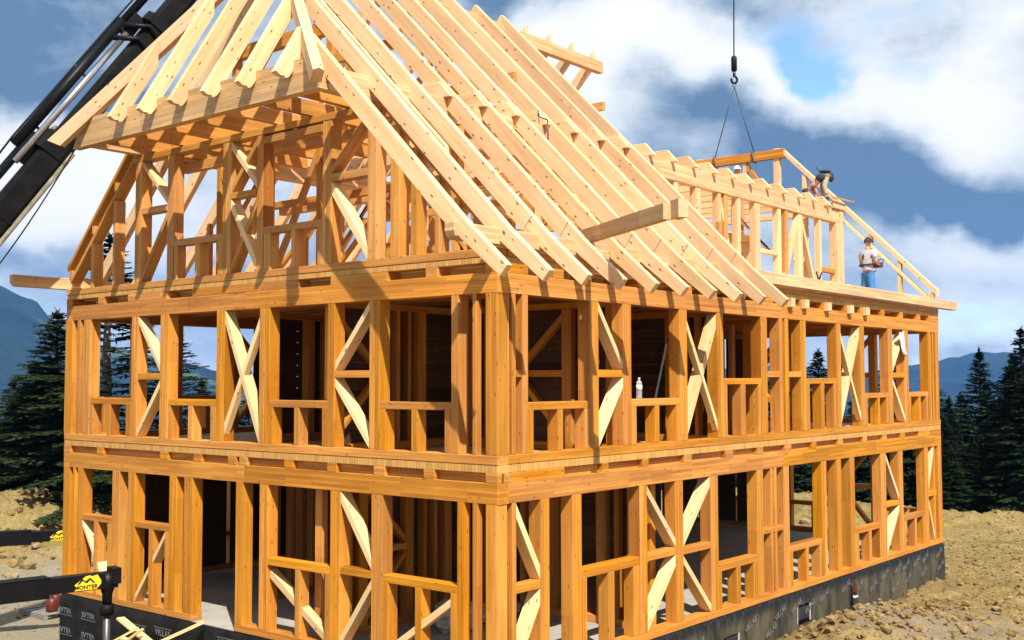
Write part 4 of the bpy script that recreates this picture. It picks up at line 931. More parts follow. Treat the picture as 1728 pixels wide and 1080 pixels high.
bar('batten', (16.6, 2.30, 9.0), (17.9, 2.28, 9.02), .05, .03, GABLE, HOUSE)

# gable at the far end, seen from inside, the upper beam still hanging from the crane
XF = 17.52
for s in (1, -1):
    Y = (lambda y: y) if s > 0 else (lambda y: LY-y)
    def rk(y0, y1, c0, c1, mat=ROOF):
        a, b_ = Y(y0), Y(y1)
        prism('rake_board', 'L', [(a, c0+y0), (b_, c0+y1), (b_, c1+y1), (a, c1+y0)], XF, XF+.18, (b_-a, y1-y0), mat)
    rk(-.05, 4.2, 6.36, 6.52); rk(.12, 2.4, 6.02, 6.12)
    for y, w_ in ((.93, .10), (1.70, .10), (2.66, .12), (3.55, .12), (4.38, .18)): box('stud', 'L', Y(y)-w_/2, Y(y)+w_/2, 5.87, 6.35+y, XF+.02, XF+.16, ROOF)
    box('stud', 'L', Y(.12)-.07, Y(.12)+.07, 6.2, 6.4, XF+.02, XF+.16, ROOF)
box('stud', 'L', 5.32, 5.44, 8.8, 10.44, XF+.02, XF+.16, ROOF)
half('L', 4.5, 5.3, 9.0, 10.44, True, w=.14, off=XF+.03, d=.12, mat=GABLE)
box('gable_tie_beam', 'L', 4.13, 7.12, 10.44, 10.70, XF-.02, XF+.14, BEAM, vert=False)
box('rail', 'L', 2.7, 8.5, 8.7, 8.85, XF+.02, XF+.16, ROOF, vert=False)

# more framing inside the gable: a second bent with crossed braces, ties and short hangers
for y in (8.1, 6.6, 5.2, 3.7): box('roof_post', 'L', y, y+.12, 5.87, 8.37, 1.35, 1.47, GABLE)
half('L', 3.82, 5.2, 5.87, 8.3, True, w=.12, off=1.36, d=.08, mat=GABLE); half('L', 5.32, 6.6, 5.87, 8.3, False, w=.12, off=1.36, d=.08, mat=GABLE)
half('L', 6.72, 8.1, 5.87, 8.3, True, w=.12, off=1.36, d=.08, mat=GABLE); half('L', 2.6, 3.7, 5.87, 8.3, False, w=.12, off=1.36, d=.08, mat=GABLE)
box('tie_beam', 'L', 2.5, LY-2.5, 7.62, 7.80, 3.3, 3.44, GABLE, vert=False); box('tie_beam', 'L', 2.45, LY-2.45, 8.18, 8.36, .95, 1.09, GABLE, vert=False)
for y in (4.6, 7.4): box('hanger', 'L', y, y+.1, 7.8, 8.37, 3.32, 3.42, GABLE)
half('L', 3.9, 5.6, 6.0, 7.6, True, off=3.32, d=.08, mat=GABLE); half('L', 5.7, 7.4, 6.0, 7.6, False, off=3.32, d=.08, mat=GABLE)

# ------------------------------------------------------------------ loose glulam beam slung out over the rafters
LB = empty('loose_glulam_beam', (1.68, -.25, 6.26), 'short pale glulam beam jutting out level over the lower rafter tails, notched block at its tip', 'beam')
bar('beam', (2.143, 0.037, 6.334), (0.719, -2.269, 6.334), .12, .21, ROOFB, LB)
bar('end_block', (0.830, -2.312, 6.354), (0.704, -2.516, 6.354), .14, .24, ROOF, LB)
# ------------------------------------------------------------------ crane
CR = empty('truck_crane', (-4.5, 11, -1.3), 'black hydraulic truck crane with long boom rising behind the gable and two outriggers', 'crane')
B0 = Vector((-4.441, 11.000, 3.376)); B1_ = Vector((17.600, 5.444, 35.517))
bd = (B1_-B0).normalized(); bl = (B1_-B0).length
side = bd.cross(Vector((0, 0, 1))).normalized(); upv = side.cross(bd)
def boom_box(name, s0, s1, w0, h0, w1, h1, mat, du=0.0):
    vs = []
    for s, w, h in ((s0, w0, h0), (s1, w1, h1)):
        c = B0+bd*s+upv*du
        b_ = min(w, h)*.22
        for y, z in ((-w/2+b_, -h/2), (w/2-b_, -h/2), (w/2, -h/2+b_), (w/2, h/2-b_), (w/2-b_, h/2), (-w/2+b_, h/2), (-w/2, h/2-b_), (-w/2, -h/2+b_)):
            vs.append(c+side*y+upv*z)
    fs = [tuple(range(8))[::-1], tuple(range(8, 16))]+[(i, (i+1) % 8, 8+(i+1) % 8, 8+i) for i in range(8)]
    return mesh_obj(name, vs, fs, mat, CR)
boom_box('boom_section', -3, 6.4, .42, .56, .40, .52, BLACK2); boom_box('boom_section', 6.4, 13.0, .36, .46, .34, .43, BLACK2)
boom_box('boom_section', 13.0, 22, .30, .38, .28, .34, BLACK2); boom_box('boom_section', 22, bl, .24, .30, .18, .22, BLACK2)
boom_box('boom_collar', 6.1, 6.5, .46, .62, .46, .60, BLACK, .06); boom_box('boom_collar', 9.5, 9.7, .42, .56, .42, .56, BLACK, .06); boom_box('boom_collar', 12.9, 13.2, .40, .50, .40, .50, BLACK, .04)
boom_box('cylinder_bracket', 5.7, 6.3, .16, .30, .14, .26, BLACK, .40); boom_box('cylinder_bracket', 9.0, 9.5, .16, .30, .14, .28, BLACK, .40); boom_box('cylinder_bracket', 13.2, 13.7, .14, .26, .14, .24, BLACK, .36)
boom_box('slide_pad', 6.52, 6.62, .40, .05, .40, .05, KHAKI, .28); boom_box('serial_plate', 2.0, 2.5, .426, .12, .424, .12, STEEL, .04)
for s_ in (1.2, 3.0, 4.6): boom_box('weld_seam', s_, s_+.03, .428, .572, .428, .568, BLACK)
rib = lambda s0, s1, h: boom_box('boom_rib', s0, s1, .04, .05, .04, .05, BLACK, h)
def along(s, u, v=0.0): return B0+bd*s+upv*u+side*v
tube('extension_cylinder', [along(-2, .50), along(6.0, .48)], .085, BLACK, CR, 14)
tube('extension_cylinder', [along(5.9, .60), along(9.2, .58)], .10, BLACK, CR, 14)
tube('piston_rod', [along(5.6, .42, .12), along(9.0, .38, .12)], .062, CHROME, CR, 12)
tube('extension_cylinder', [along(9.2, .56), along(14, .50)], .085, BLACK, CR, 14)
tube('hydraulic_hose', [along(1, .58), along(4, .62), along(6, .72), along(9, .70), along(13, .62)], .022, BLACK, CR, 6)
for s in (3.2, 6.4, 7.8, 10.6): tube('hose_clamp', [along(s, .40), along(s+.05, .70)], .03, STEEL, CR, 8)
tube('lower_flange', [along(-2, -.30, .14), along(6.4, -.27, .14)], .05, KHAKI, CR, 6)
for s in (8.75, 9.1): tube('link_arm', [along(s, .52, .12), along(s+.3, .15, .22), along(s+.2, -.25, .16)], .055, BLACK, CR, 8)
# column, truck bed and cab, mostly out of the frame
def cbox(name, a, b_, mat):
    v, f = boxd(a, b_); return mesh_obj(name, v, f, mat, CR)
bx, by, bz = B0
cbox('crane_column', (bx-.55, by-.5, -.2), (bx+.45, by+.5, bz+.3), BLACK2)
cbox('truck_bed', (bx-1.6, by-4.5, -.25), (bx+.8, by+4.8, .05), BLACK)
cbox('truck_cab', (bx-1.6, by+4.9, -.2), (bx+.8, by+7.0, 2.0), BLACK)
for yy in (-3.6, -2.4, 3.6, 5.9):
    for sx in (-1.45, .65): tube('wheel', [(bx+sx-.16, by+yy, -.86), (bx+sx+.16, by+yy, -.86)], .5, BLACK2, CR, 20)
def outrigger(p_tip, p_in, hgt, foot_d):
    p_tip = Vector(p_tip); p_in = Vector(p_in); d = (p_tip-p_in).normalized(); n = Vector((-d.y, d.x, 0))
    if n.dot(Vector((CX, CY, 0))-Vector((p_tip.x, p_tip.y, 0))) < 0: n = -n
    def bx_(name, q0, q1, w, ht, hb, mat):
        vs = []
        for q in (q0, q1):
            for s_, z in ((-w/2, -hb), (w/2, -hb), (w/2, ht), (-w/2, ht)): vs.append(q+n*s_+Vector((0, 0, z)))
        return mesh_obj(name, vs, [(0, 1, 2, 3), (7, 6, 5, 4), (0, 4, 5, 1), (1, 5, 6, 2), (2, 6, 7, 3), (3, 7, 4, 0)], mat, CR)
    A_ = p_tip-d*1.02
    bx_('outrigger_beam', p_in, A_+Vector((0, 0, -.0)), .26, 0, hgt*1.18, BLACK)
    inner = bx_('outrigger_beam', A_-d*.05, p_tip, .21, -.012, hgt*.98, BLACK)
    bx_('wear_edge', p_in, A_, .28, .012, 0, BLACK2)
    tip = bx_('end_bracket', p_tip-d*.10, p_tip+d*.035, .27, .05, hgt*.75, BLACK)
    f = p_tip-d*.13-Vector((0, 0, hgt*.5))
    v, fc = tube_data([f+Vector((0, 0, .1)), f-Vector((0, 0, hgt*.35)), f-Vector((0, 0, hgt*.9)), f-Vector((0, 0, hgt*1.7))], [.125, .12, .075, .07], 16)
    mesh_obj('support_leg', v, fc, BLACK, CR, None, True)
    f2 = f-Vector((0, 0, hgt*1.5)); zg = ground_z(f.x, f.y)
    tube('leg_collar', [f2, f2-Vector((0, 0, .16))], .105, BLACK2, CR, 16); tube('support_rod', [f2, Vector((f.x, f.y, zg+.06))], .055, CHROME if foot_d < 0 else STEEL, CR, 14)
    tube('foot_plate', [Vector((f.x, f.y, zg-.02)), Vector((f.x, f.y, zg+.07))], .28, BLACK, CR, 20)
    # sticker: yellow house-and-peaks badge with the maker's word
    c = p_tip-d*.46-Vector((0, 0, hgt*.50))+n*.108
    X = d; Z = n; Y = Z.cross(X).normalized()
    if Y.z < 0: Y = -Y; X = -X
    rot = Matrix((X, Y, X.cross(Y))).transposed().to_4x4(); s_ = .112
    mw = Matrix.Translation(c) @ rot
    def flat(name, pts, z, mat):
        m_ = len(pts); v_ = [(x*s_, y*s_, z) for x, y in pts]+[(x*s_, y*s_, z+.002) for x, y in pts]
        f_ = [tuple(range(m_))[::-1], tuple(range(m_, 2*m_))]+[(i, (i+1) % m_, m_+(i+1) % m_, m_+i) for i in range(m_)]
        return mesh_obj(name, v_, f_, mat, CR, mw)
    flat('sticker', [(-1.75, -.95), (1.2, -.95), (1.75, -.25), (1.75, .15), (1.25, .95), (.55, .80), (.25, .95), (-.35, .85), (-1.75, -.15)], .001, YELLOW)
    flat('peak_mark', [(-1.45, -.12), (-.78, .62), (-.35, .22), (.25, .66), (1.0, -.10), (.72, -.12), (.25, .34), (-.05, -.02), (-.3, -.02), (-.72, .30), (-1.12, -.12)], .0035, LETTER)
    lt = lettering('MONTER', Vector((0, 0, 0)), Matrix.Identity(4), s_*.72, LETTER, CR, 'lettering', .001, .035)
    lt.matrix_basis = mw @ Matrix.Translation((-.25*s_, -.58*s_, .006)) @ Matrix.Diagonal((1.05, 1, 1, 1))
outrigger((-2.061, 5.939, 1.250), (-6.172, 6.798, 1.250), .25, 1)
outrigger((1.303, 12.735, 1.000), (-3.015, 15.093, 1.000), .24, -1)
# hoist rope, hook block, hook
HK = Vector((17.6, 5.70, 13.65))
tube('hoist_rope', [B1_-Vector((0, 0, .2)), HK], .022, CABLE, CR, 6)
tube('hook_block', [HK, HK-Vector((0, 0, .05)), HK-Vector((0, 0, .42)), HK-Vector((0, 0, .46))], [.06, .085, .085, .05], BLACK, CR, 14)
tube('swivel', [HK-Vector((0, 0, .46)), HK-Vector((0, 0, .56))], .045, STEEL, CR, 10)
hc = HK-Vector((0, 0, .70)); fy, fx = RV.y, RV.x
pts = [hc+Vector((RV.x*math.cos(a)*.085, RV.y*math.cos(a)*.085, math.sin(a)*.10)) for a in np.linspace(R(95), R(-215), 16)]
tube('hook', [HK-Vector((0, 0, .55))]+pts, [.035]*2+[.034]*14+[.012], BLACK, CR, 10)
hb = hc-Vector((0, 0, .14))
# sling: one thing, hanging in the hook and round the gable beam
SL = empty('lifting_sling', tuple(hb), 'thin steel sling with two legs hanging from the crane hook to the far gable beam', 'sling')
tube('ring', [hb+Vector((RV.x*math.cos(a)*.05, RV.y*math.cos(a)*.05, math.sin(a)*.07)) for a in np.linspace(0, 2*PI, 12)], .014, STEEL, SL, 6)
for yb in (6.34, 5.10):
    e = Vector((XF+.06, yb, 10.76))
    tube('sling_leg', [hb-Vector((0, 0, .06)), e], .016, CABLE, SL, 6)
    lo = [Vector((XF-.05, yb, 10.73)), Vector((XF-.05, yb-.04, 10.41)), Vector((XF+.17, yb-.02, 10.41)), Vector((XF+.17, yb, 10.73)), Vector((XF-.05, yb, 10.73))]
    tube('sling_loop', lo, .018, CABLE, SL, 6)
# guide rope from the half-hip beam down to the left
p0 = Vector((XH+.02, yH1+.30, 8.36)); p1 = Vector((-1.60, 11.70, 5.84))
pm = [p0.lerp(p1, t)-Vector((0, 0, .12*math.sin(PI*t))) for t in np.linspace(0, 1, 12)]
tag(tube('guide_rope', pm, .014, CABLE, None, 6), 'thin dark guide rope slanting down left from the end of the half-hip beam', 'rope')

# ------------------------------------------------------------------ people
def skin_body(name, joints, bones, mat, parent, sub=2):
    """joints {key: (x,y,z,r)}; one continuous skinned surface"""
    keys = list(joints); me = bpy.data.meshes.new(name)
    me.from_pydata([joints[k][:3] for k in keys], [(keys.index(a), keys.index(b_)) for a, b_ in bones], [])
    o = bpy.data.objects.new(name, me); COL.objects.link(o)
    md = o.modifiers.new('skin', 'SKIN'); md.use_smooth_shade = True
    for i, k in enumerate(keys):
        r = joints[k][3]; sv = me.skin_vertices[0].data[i]; sv.radius = r if isinstance(r, tuple) else (r, r); sv.use_root = (i == 0)
    s = o.modifiers.new('sub', 'SUBSURF'); s.levels = sub; s.render_levels = sub
    dg = bpy.context.evaluated_depsgraph_get(); m2 = bpy.data.meshes.new_from_object(o.evaluated_get(dg)); m2.name = name
    bpy.data.objects.remove(o); m2.materials.clear(); m2.materials.append(mat)
    m2.polygons.foreach_set('use_smooth', [True]*len(m2.polygons))
    ob = bpy.data.objects.new(name, m2); COL.objects.link(ob); ob.parent = parent; return ob
def ball(name, c, r, mat, parent, sc=(1, 1, 1), seg=16):
    bm = bmesh.new(); bmesh.ops.create_uvsphere(bm, u_segments=seg, v_segments=seg//2+2, radius=r); 
    for v in bm.verts: v.co = Vector((v.co.x*sc[0]+c[0], v.co.y*sc[1]+c[1], v.co.z*sc[2]+c[2]))
    me = bpy.data.meshes.new(name); bm.to_mesh(me); bm.free(); me.materials.append(mat); me.polygons.foreach_set('use_smooth', [True]*len(me.polygons))
    o = bpy.data.objects.new(name, me); COL.objects.link(o); o.parent = parent; return o
def head(parent, c, f, up_=Vector((0, 0, 1)), hair='cap'):
    """head centred at c facing f, with nose, ears, brow and cap or helmet"""
    c = Vector(c); f = Vector(f).normalized(); s = f.cross(up_).normalized(); u = s.cross(f)
    bm = bmesh.new(); bmesh.ops.create_uvsphere(bm, u_segments=24, v_segments=16, radius=1)
    for v in bm.verts:
        x, y, z = v.co                 # x forward, y side, z up
        jaw = 1-.28*max(0, -z)
        fx_ = x*.098*jaw+(.018 if z < -.5 and x > 0 else 0); fy_ = y*.078*jaw; fz_ = z*.118
        if x > .8 and abs(y) < .25 and -.30 < z < .12: fx_ += .022*(1-abs(y)/.25)
        if x > .75 and .08 < abs(y) < .5 and .02 < z < .25: fx_ -= .008
        if x > .8 and abs(y) < .4 and -.52 < z < -.38: fx_ -= .006
        v.co = c+f*fx_+s*fy_+u*fz_
    me = bpy.data.meshes.new('head'); bm.to_mesh(me); bm.free(); me.materials.append(SKIN); me.polygons.foreach_set('use_smooth', [True]*len(me.polygons))
    o = bpy.data.objects.new('head', me); COL.objects.link(o); o.parent = parent
    for sg in (-1, 1):
        e = ball('ear', (0, 0, 0), .03, SKIN, parent, (.5, .35, 1)); e.location = c+s*sg*.078-f*.005-u*.005
        e2 = ball('eye', (0, 0, 0), .011, DARKC, parent); e2.location = c+s*sg*.032+f*.085+u*.015
    bm = bmesh.new(); bmesh.ops.create_uvsphere(bm, u_segments=20, v_segments=14, radius=1)
    kill = [v for v in bm.verts if v.co.z < (.05 if v.co.x > .1 else -.42)]; bmesh.ops.delete(bm, geom=kill, context='VERTS')
    for v in bm.verts: x, y, z = v.co; v.co = c+f*x*.108+s*y*.09+u*(z*.128+.006)
    me = bpy.data.meshes.new('hair'); bm.to_mesh(me); bm.free(); me.materials.append({'cap': DARKC, 'hair': HAIR, 'helmet': WHITE}[hair])
    nm = {'cap': 'cap', 'hair': 'hair', 'helmet': 'helmet'}[hair]; me.name = nm
    o = bpy.data.objects.new(nm, me); COL.objects.link(o); o.parent = parent
    md = o.modifiers.new('s', 'SOLIDIFY'); md.thickness = .008
    if hair != 'hair':
        vv = [c+f*(.09+.075*math.cos(a))+s*.075*math.sin(a)+u*(.045-.012*math.cos(a)) for a in np.linspace(-PI/2, PI/2, 9)]+[c+f*.07+s*.078+u*.05, c+f*.07-s*.078+u*.05]
        m_ = len(vv); vs = vv+[v+u*.008 for v in vv]; fs = [tuple(range(m_)), tuple(range(m_, 2*m_))[::-1]]+[(i, (i+1) % m_, m_+(i+1) % m_, m_+i) for i in range(m_)]
        b_ = mesh_obj('cap_peak', vs, fs, {'cap': DARKC, 'helmet': WHITE}[hair]); b_.parent = parent
def hand(parent, wrist, d, palm_n, curl=.6, s=1.0):
    """palm and five fingers as one skinned mesh"""
    w = Vector(wrist); d = Vector(d).normalized(); n = Vector(palm_n); n = (n-d*n.dot(d)).normalized(); sd_ = d.cross(n)
    J = {'w': (*w, (.027*s, .020*s)), 'p': (*(w+d*.05*s), (.038*s, .016*s))}; Bn = [('w', 'p')]
    for i, (off, ln) in enumerate(((-.030, .068), (-.010, .078), (.010, .073), (.028, .058))):
        a = w+d*.085*s+sd_*off*s; J['k%d' % i] = (*a, .0105*s); Bn.append(('p', 'k%d' % i))
        ang = curl; b_ = a+(d*math.cos(ang)+n*math.sin(ang))*ln*.55*s; ang2 = curl*2.2; c_ = b_+(d*math.cos(ang2)+n*math.sin(ang2))*ln*.5*s
        J['m%d' % i] = (*b_, .0092*s); J['t%d' % i] = (*c_, .0078*s); Bn += [('k%d' % i, 'm%d' % i), ('m%d' % i, 't%d' % i)]
    a = w+d*.035*s-sd_*.036*s; b_ = a+(d*.7-sd_*.5+n*.5).normalized()*.036*s; c_ = b_+(d*.8+n*.6).normalized()*.03*s
    J['th'] = (*a, .013*s); J['th1'] = (*b_, .011*s); J['th2'] = (*c_, .009*s); Bn += [('p', 'th'), ('th', 'th1'), ('th1', 'th2')]
    return skin_body('hand', J, Bn, SKIN, parent, 2)

# worker standing on the eave, back to us, turned right, remote control in his hands
P1 = empty('person', (16.1, 1.2, 5.99), 'person in grey t-shirt, blue trousers and black cap standing with a red remote control', 'person')
fw = Vector((.93, -.36, 0)).normalized()*1.0; fwd = Vector((.90, -.30, 0)).normalized(); lf = Vector((-fwd.y, fwd.x, 0))   # lf = his left
def q(f_, l_, z): v = fwd*f_+lf*l_; return (v.x, v.y, z)
skin_body('body', {'pel': (*q(0, 0, .95), (.12, .10)), 'wst': (*q(.01, 0, 1.10), (.12, .10)), 'ch': (*q(.0, 0, 1.32), (.17, .12)), 'nk': (*q(.0, 0, 1.48), .062), 'hd': (*q(.025, 0, 1.58), .06),
    'ls': (*q(0, .17, 1.42), .055), 'le': (*q(.03, .25, 1.15), .045), 'lw': (*q(.27, .13, 1.10), .028),
    'rs': (*q(0, -.17, 1.42), .055), 're': (*q(.03, -.25, 1.15), .045), 'rw': (*q(.27, -.13, 1.10), .028),
    'lh': (*q(0, .075, .86), .08), 'lk': (*q(.02, .12, .50), .06), 'la': (*q(-.02, .13, .10), .042), 'lt': (*q(.14, .15, .04), .035),
    'rh': (*q(0, -.075, .86), .08), 'rk': (*q(.02, -.12, .50), .06), 'ra': (*q(-.02, -.13, .10), .042), 'rt': (*q(.14, -.15, .04), .035)},
    [('pel', 'wst'), ('wst', 'ch'), ('ch', 'nk'), ('nk', 'hd'), ('ch', 'ls'), ('ls', 'le'), ('le', 'lw'), ('ch', 'rs'), ('rs', 're'), ('re', 'rw'), ('pel', 'lh'), ('lh', 'lk'), ('lk', 'la'), ('la', 'lt'), ('pel', 'rh'), ('rh', 'rk'), ('rk', 'ra'), ('ra', 'rt')], SKIN, P1)
skin_body('t_shirt', {'a0': (*q(0, 0, .90), (.16, .135)), 'a': (*q(0, 0, 1.0), (.165, .14)), 'b': (*q(.01, 0, 1.14), (.17, .14)), 'c': (*q(0, 0, 1.33), (.195, .14)), 'd': (*q(0, 0, 1.45), (.10, .085)),
    'e': (*q(0, .19, 1.41), .078), 'f': (*q(.02, .235, 1.24), .072), 'g': (*q(0, -.19, 1.41), .078), 'h': (*q(.02, -.235, 1.24), .072)},
    [('a0', 'a'), ('a', 'b'), ('b', 'c'), ('c', 'd'), ('c', 'e'), ('e', 'f'), ('c', 'g'), ('g', 'h')], SHIRT, P1)
skin_body('trousers', {'p': (*q(0, 0, 1.0), (.145, .125)), 'h1': (*q(0, .075, .84), .112), 'k1': (*q(.02, .12, .50), .09), 'a1': (*q(-.01, .13, .12), .082),
    'h2': (*q(0, -.075, .84), .112), 'k2': (*q(.02, -.12, .50), .09), 'a2': (*q(-.01, -.13, .12), .082)}, [('p', 'h1'), ('h1', 'k1'), ('k1', 'a1'), ('p', 'h2'), ('h2', 'k2'), ('k2', 'a2')], JEANS, P1)
belt = [q(.0+.155*math.cos(a), .19*math.sin(a), 1.10+.02*math.cos(a*1.0)) for a in np.linspace(0, 2*PI, 20)]
b_ = tube('harness_belt', belt, .022, DARKC); b_.parent = P1
pouch = ball('belt_pouch', (0, 0, 0), .06, DARKC, P1, (.6, 1.5, .8)); pouch.location = q(-.14, .05, 1.07)
head(P1, q(.035, 0, 1.67), fwd*1.0+Vector((0, 0, -.15)), hair='cap')
hand(P1, q(.27, .13, 1.10), fwd*.9-lf*.5, (0, 0, 1), .5); hand(P1, q(.27, -.13, 1.10), fwd*.9+lf*.5, (0, 0, 1), .5)
for sg in (.13, -.13): bb = ball('boot', (0, 0, 0), .06, DARKC, P1, (2.0, 1.0, .9)); bb.location = q(.05, sg*1.05, .05)
back_print = mesh_obj('shirt_print', [Vector(q(-.150+abs(y)*.05, y*.8, z)) for y, z in ((.05, 1.22), (.005, 1.20), (-.02, 1.31), (.02, 1.38), (.045, 1.33), (.06, 1.28))], [(0, 1, 2, 3, 4, 5)], DARKC); back_print.parent = P1
md = back_print.modifiers.new('s', 'SOLIDIFY'); md.thickness = .004; md.offset = 0
RC = empty('remote_control', tuple(Vector((16.1, 1.2, 5.99))+Vector(q(.36, 0, 1.12))), 'red radio remote control box with a black guard bar held by the standing worker', 'remote control')
def lb(name, c, hx, hy, hz, mat, par):
    vs = [Vector(c)+fwd*a*hx+lf*b_*hy+Vector((0, 0, 1))*e*hz for e in (-1, 1) for a, b_ in ((-1, -1), (1, -1), (1, 1), (-1, 1))]
    o = mesh_obj(name, vs, [(0, 3, 2, 1), (4, 5, 6, 7), (0, 1, 5, 4), (1, 2, 6, 5), (2, 3, 7, 6), (3, 0, 4, 7)], mat); o.parent = par
    md = o.modifiers.new('b', 'BEVEL'); md.width = min(hx, hy, hz)*.35; md.segments = 2; return o
lb('housing', (0, 0, -.02), .085, .13, .065, RED, RC)
g_ = tube('guard_bar', [fwd*.05+lf*.13+Vector((0, 0, .04)), fwd*.12+lf*.12+Vector((0, 0, .12)), fwd*.14+Vector((0, 0, .14)), fwd*.12-lf*.12+Vector((0, 0, .12)), fwd*.05-lf*.13+Vector((0, 0, .04))], .011, DARKC); g_.parent = RC
for sg in (-.06, .06): j_ = tube('joystick', [fwd*-.01+lf*sg+Vector((0, 0, .04)), fwd*-.01+lf*sg+Vector((0, 0, .10))], .012, DARKC); j_.parent = RC

# worker bent double on the collar joists
WP = Vector((16.9, 2.68, 8.99))
P2 = empty('person', tuple(WP), 'person in beige trousers with dark tool bags bending head down on the joists', 'person')
P2.scale = (.84, .84, .84)
rr = Vector((RV.x, RV.y, 0)).normalized(); ff = Vector((F.x, F.y, 0)).normalized()     # he stands side-on: head to the left of the picture
def q2_(r_, f_, z): v = rr*r_+ff*f_; return (v.x, v.y, z)
skin_body('body', {'pel': (*q2_(.02, 0, .78), .13), 'wst': (*q2_(-.14, 0, .72), .12), 'ch': (*q2_(-.36, 0, .50), (.14, .12)), 'nk': (*q2_(-.46, 0, .38), .06), 'hd': (*q2_(-.52, -.02, .32), .06),
    'ls': (*q2_(-.36, .17, .46), .055), 'le': (*q2_(-.26, .18, .22), .043), 'lw': (*q2_(-.14, .10, .06), .028),
    'rs': (*q2_(-.36, -.17, .46), .055), 're': (*q2_(-.30, -.20, .22), .043), 'rw': (*q2_(-.18, -.14, .06), .028),
    'lh': (*q2_(.03, .10, .74), .09), 'lk': (*q2_(-.03, .13, .42), .06), 'la': (*q2_(.06, .14, .10), .042), 'lt': (*q2_(-.08, .15, .04), .035),
    'rh': (*q2_(.03, -.10, .74), .09), 'rk': (*q2_(-.05, -.13, .42), .06), 'ra': (*q2_(.04, -.14, .10), .042), 'rt': (*q2_(-.10, -.15, .04), .035)},
    [('pel', 'wst'), ('wst', 'ch'), ('ch', 'nk'), ('nk', 'hd'), ('ch', 'ls'), ('ls', 'le'), ('le', 'lw'), ('ch', 'rs'), ('rs', 're'), ('re', 'rw'), ('pel', 'lh'), ('lh', 'lk'), ('lk', 'la'), ('la', 'lt'), ('pel', 'rh'), ('rh', 'rk'), ('rk', 'ra'), ('ra', 'rt')], SKIN, P2)
skin_body('shirt', {'a': (*q2_(-.06, 0, .76), (.15, .13)), 'b': (*q2_(-.20, 0, .68), (.15, .13)), 'c': (*q2_(-.37, 0, .49), (.17, .14)), 'e': (*q2_(-.35, .18, .44), .075), 'f': (*q2_(-.31, .19, .33), .065), 'g': (*q2_(-.35, -.18, .44), .075), 'h': (*q2_(-.32, -.20, .33), .065)},
    [('a', 'b'), ('b', 'c'), ('c', 'e'), ('e', 'f'), ('c', 'g'), ('g', 'h')], BROWNC, P2)
skin_body('trousers', {'p': (*q2_(.04, 0, .79), (.155, .14)), 'h1': (*q2_(.04, .10, .72), .115), 'k1': (*q2_(-.02, .13, .42), .09), 'a1': (*q2_(.06, .14, .13), .078), 'h2': (*q2_(.04, -.10, .72), .115), 'k2': (*q2_(-.04, -.13, .42), .09), 'a2': (*q2_(.05, -.14, .13), .078)},
    [('p', 'h1'), ('h1', 'k1'), ('k1', 'a1'), ('p', 'h2'), ('h2', 'k2'), ('k2', 'a2')], BEIGE, P2)
head(P2, q2_(-.58, -.03, .27), Vector((0, 0, -1))*.8-rr*.5, up_=-rr*.8+Vector((0, 0, .3)), hair='hair')
hand(P2, q2_(-.14, .10, .06), Vector((0, 0, -1))+rr*.6, rr*-1, .3); hand(P2, q2_(-.18, -.14, .06), Vector((0, 0, -1))+rr*.6, rr*-1, .3)
for nm, c, s_ in (('tool_bag', (-.14, -.16, .72), (1.5, .8, 1.25)), ('tool_bag', (.22, -.06, .74), (.8, .9, 1.6)), ('tool_belt', (.04, 0, .93), (1.9, 1.4, .55))):
    t_ = ball(nm, (0, 0, 0), .10, DARKC, P2, s_); t_.location = q2_(*c)
    t_.rotation_euler = (0, 0, math.atan2(rr.y, rr.x))
hm = tube('hammer_handle', [Vector(q2_(-.16, -.2, .85)), Vector(q2_(-.30, -.2, 1.04))], .014, DARKC); hm.parent = P2
for sg in (.14, -.14): bb = ball('boot', (0, 0, 0), .06, DARKC, P2, (2.0, 1.0, .9)); bb.location = q2_(.0, sg, .05); bb.rotation_euler = (0, 0, math.atan2(rr.y, rr.x))

# third worker: only the helmeted head shows over the collar joists
P3 = empty('person', (14.2, 3.85, 7.86), 'person in a white helmet, only the head showing above the joist ends', 'person')
skin_body('body', {'pel': (0, 0, .95, .13), 'wst': (0, 0, 1.1, .12), 'ch': (0, 0, 1.32, (.15, .11)), 'nk': (0, 0, 1.48, .06), 'hd': (0, 0, 1.58, .06), 'ls': (-.13, .12, 1.42, .055), 'le': (-.16, .2, 1.15, .043), 'lw': (-.2, .1, .95, .028), 'rs': (.13, -.12, 1.42, .055), 're': (.16, -.2, 1.15, .043), 'rw': (.05, -.25, .98, .028),
    'lh': (-.06, .06, .88, .085), 'lk': (-.08, .08, .5, .06), 'la': (-.08, .08, .1, .042), 'rh': (.06, -.06, .88, .085), 'rk': (.08, -.08, .5, .06), 'ra': (.08, -.08, .1, .042)},
    [('pel', 'wst'), ('wst', 'ch'), ('ch', 'nk'), ('nk', 'hd'), ('ch', 'ls'), ('ls', 'le'), ('le', 'lw'), ('ch', 'rs'), ('rs', 're'), ('re', 'rw'), ('pel', 'lh'), ('lh', 'lk'), ('lk', 'la'), ('pel', 'rh'), ('rh', 'rk'), ('rk', 'ra')], SKIN, P3)
skin_body('shirt', {'a': (0, 0, .95, (.16, .13)), 'b': (0, 0, 1.15, (.16, .13)), 'c': (0, 0, 1.34, (.18, .13)), 'e': (-.14, .13, 1.41, .075), 'f': (-.16, .18, 1.26, .065), 'g': (.14, -.13, 1.41, .075), 'h': (.16, -.18, 1.26, .065)}, [('a', 'b'), ('b', 'c'), ('c', 'e'), ('e', 'f'), ('c', 'g'), ('g', 'h')], BROWNC, P3)
head(P3, (0, 0, 1.68), (-.6, -.75, -.05), hair='helmet')
tag(bar('scaffold_plank', (13.2, 3.5, 7.83), (15.4, 4.2, 7.83), .5, .05, ROOF), 'plank behind the dormer header that carries the helmeted worker', 'plank')
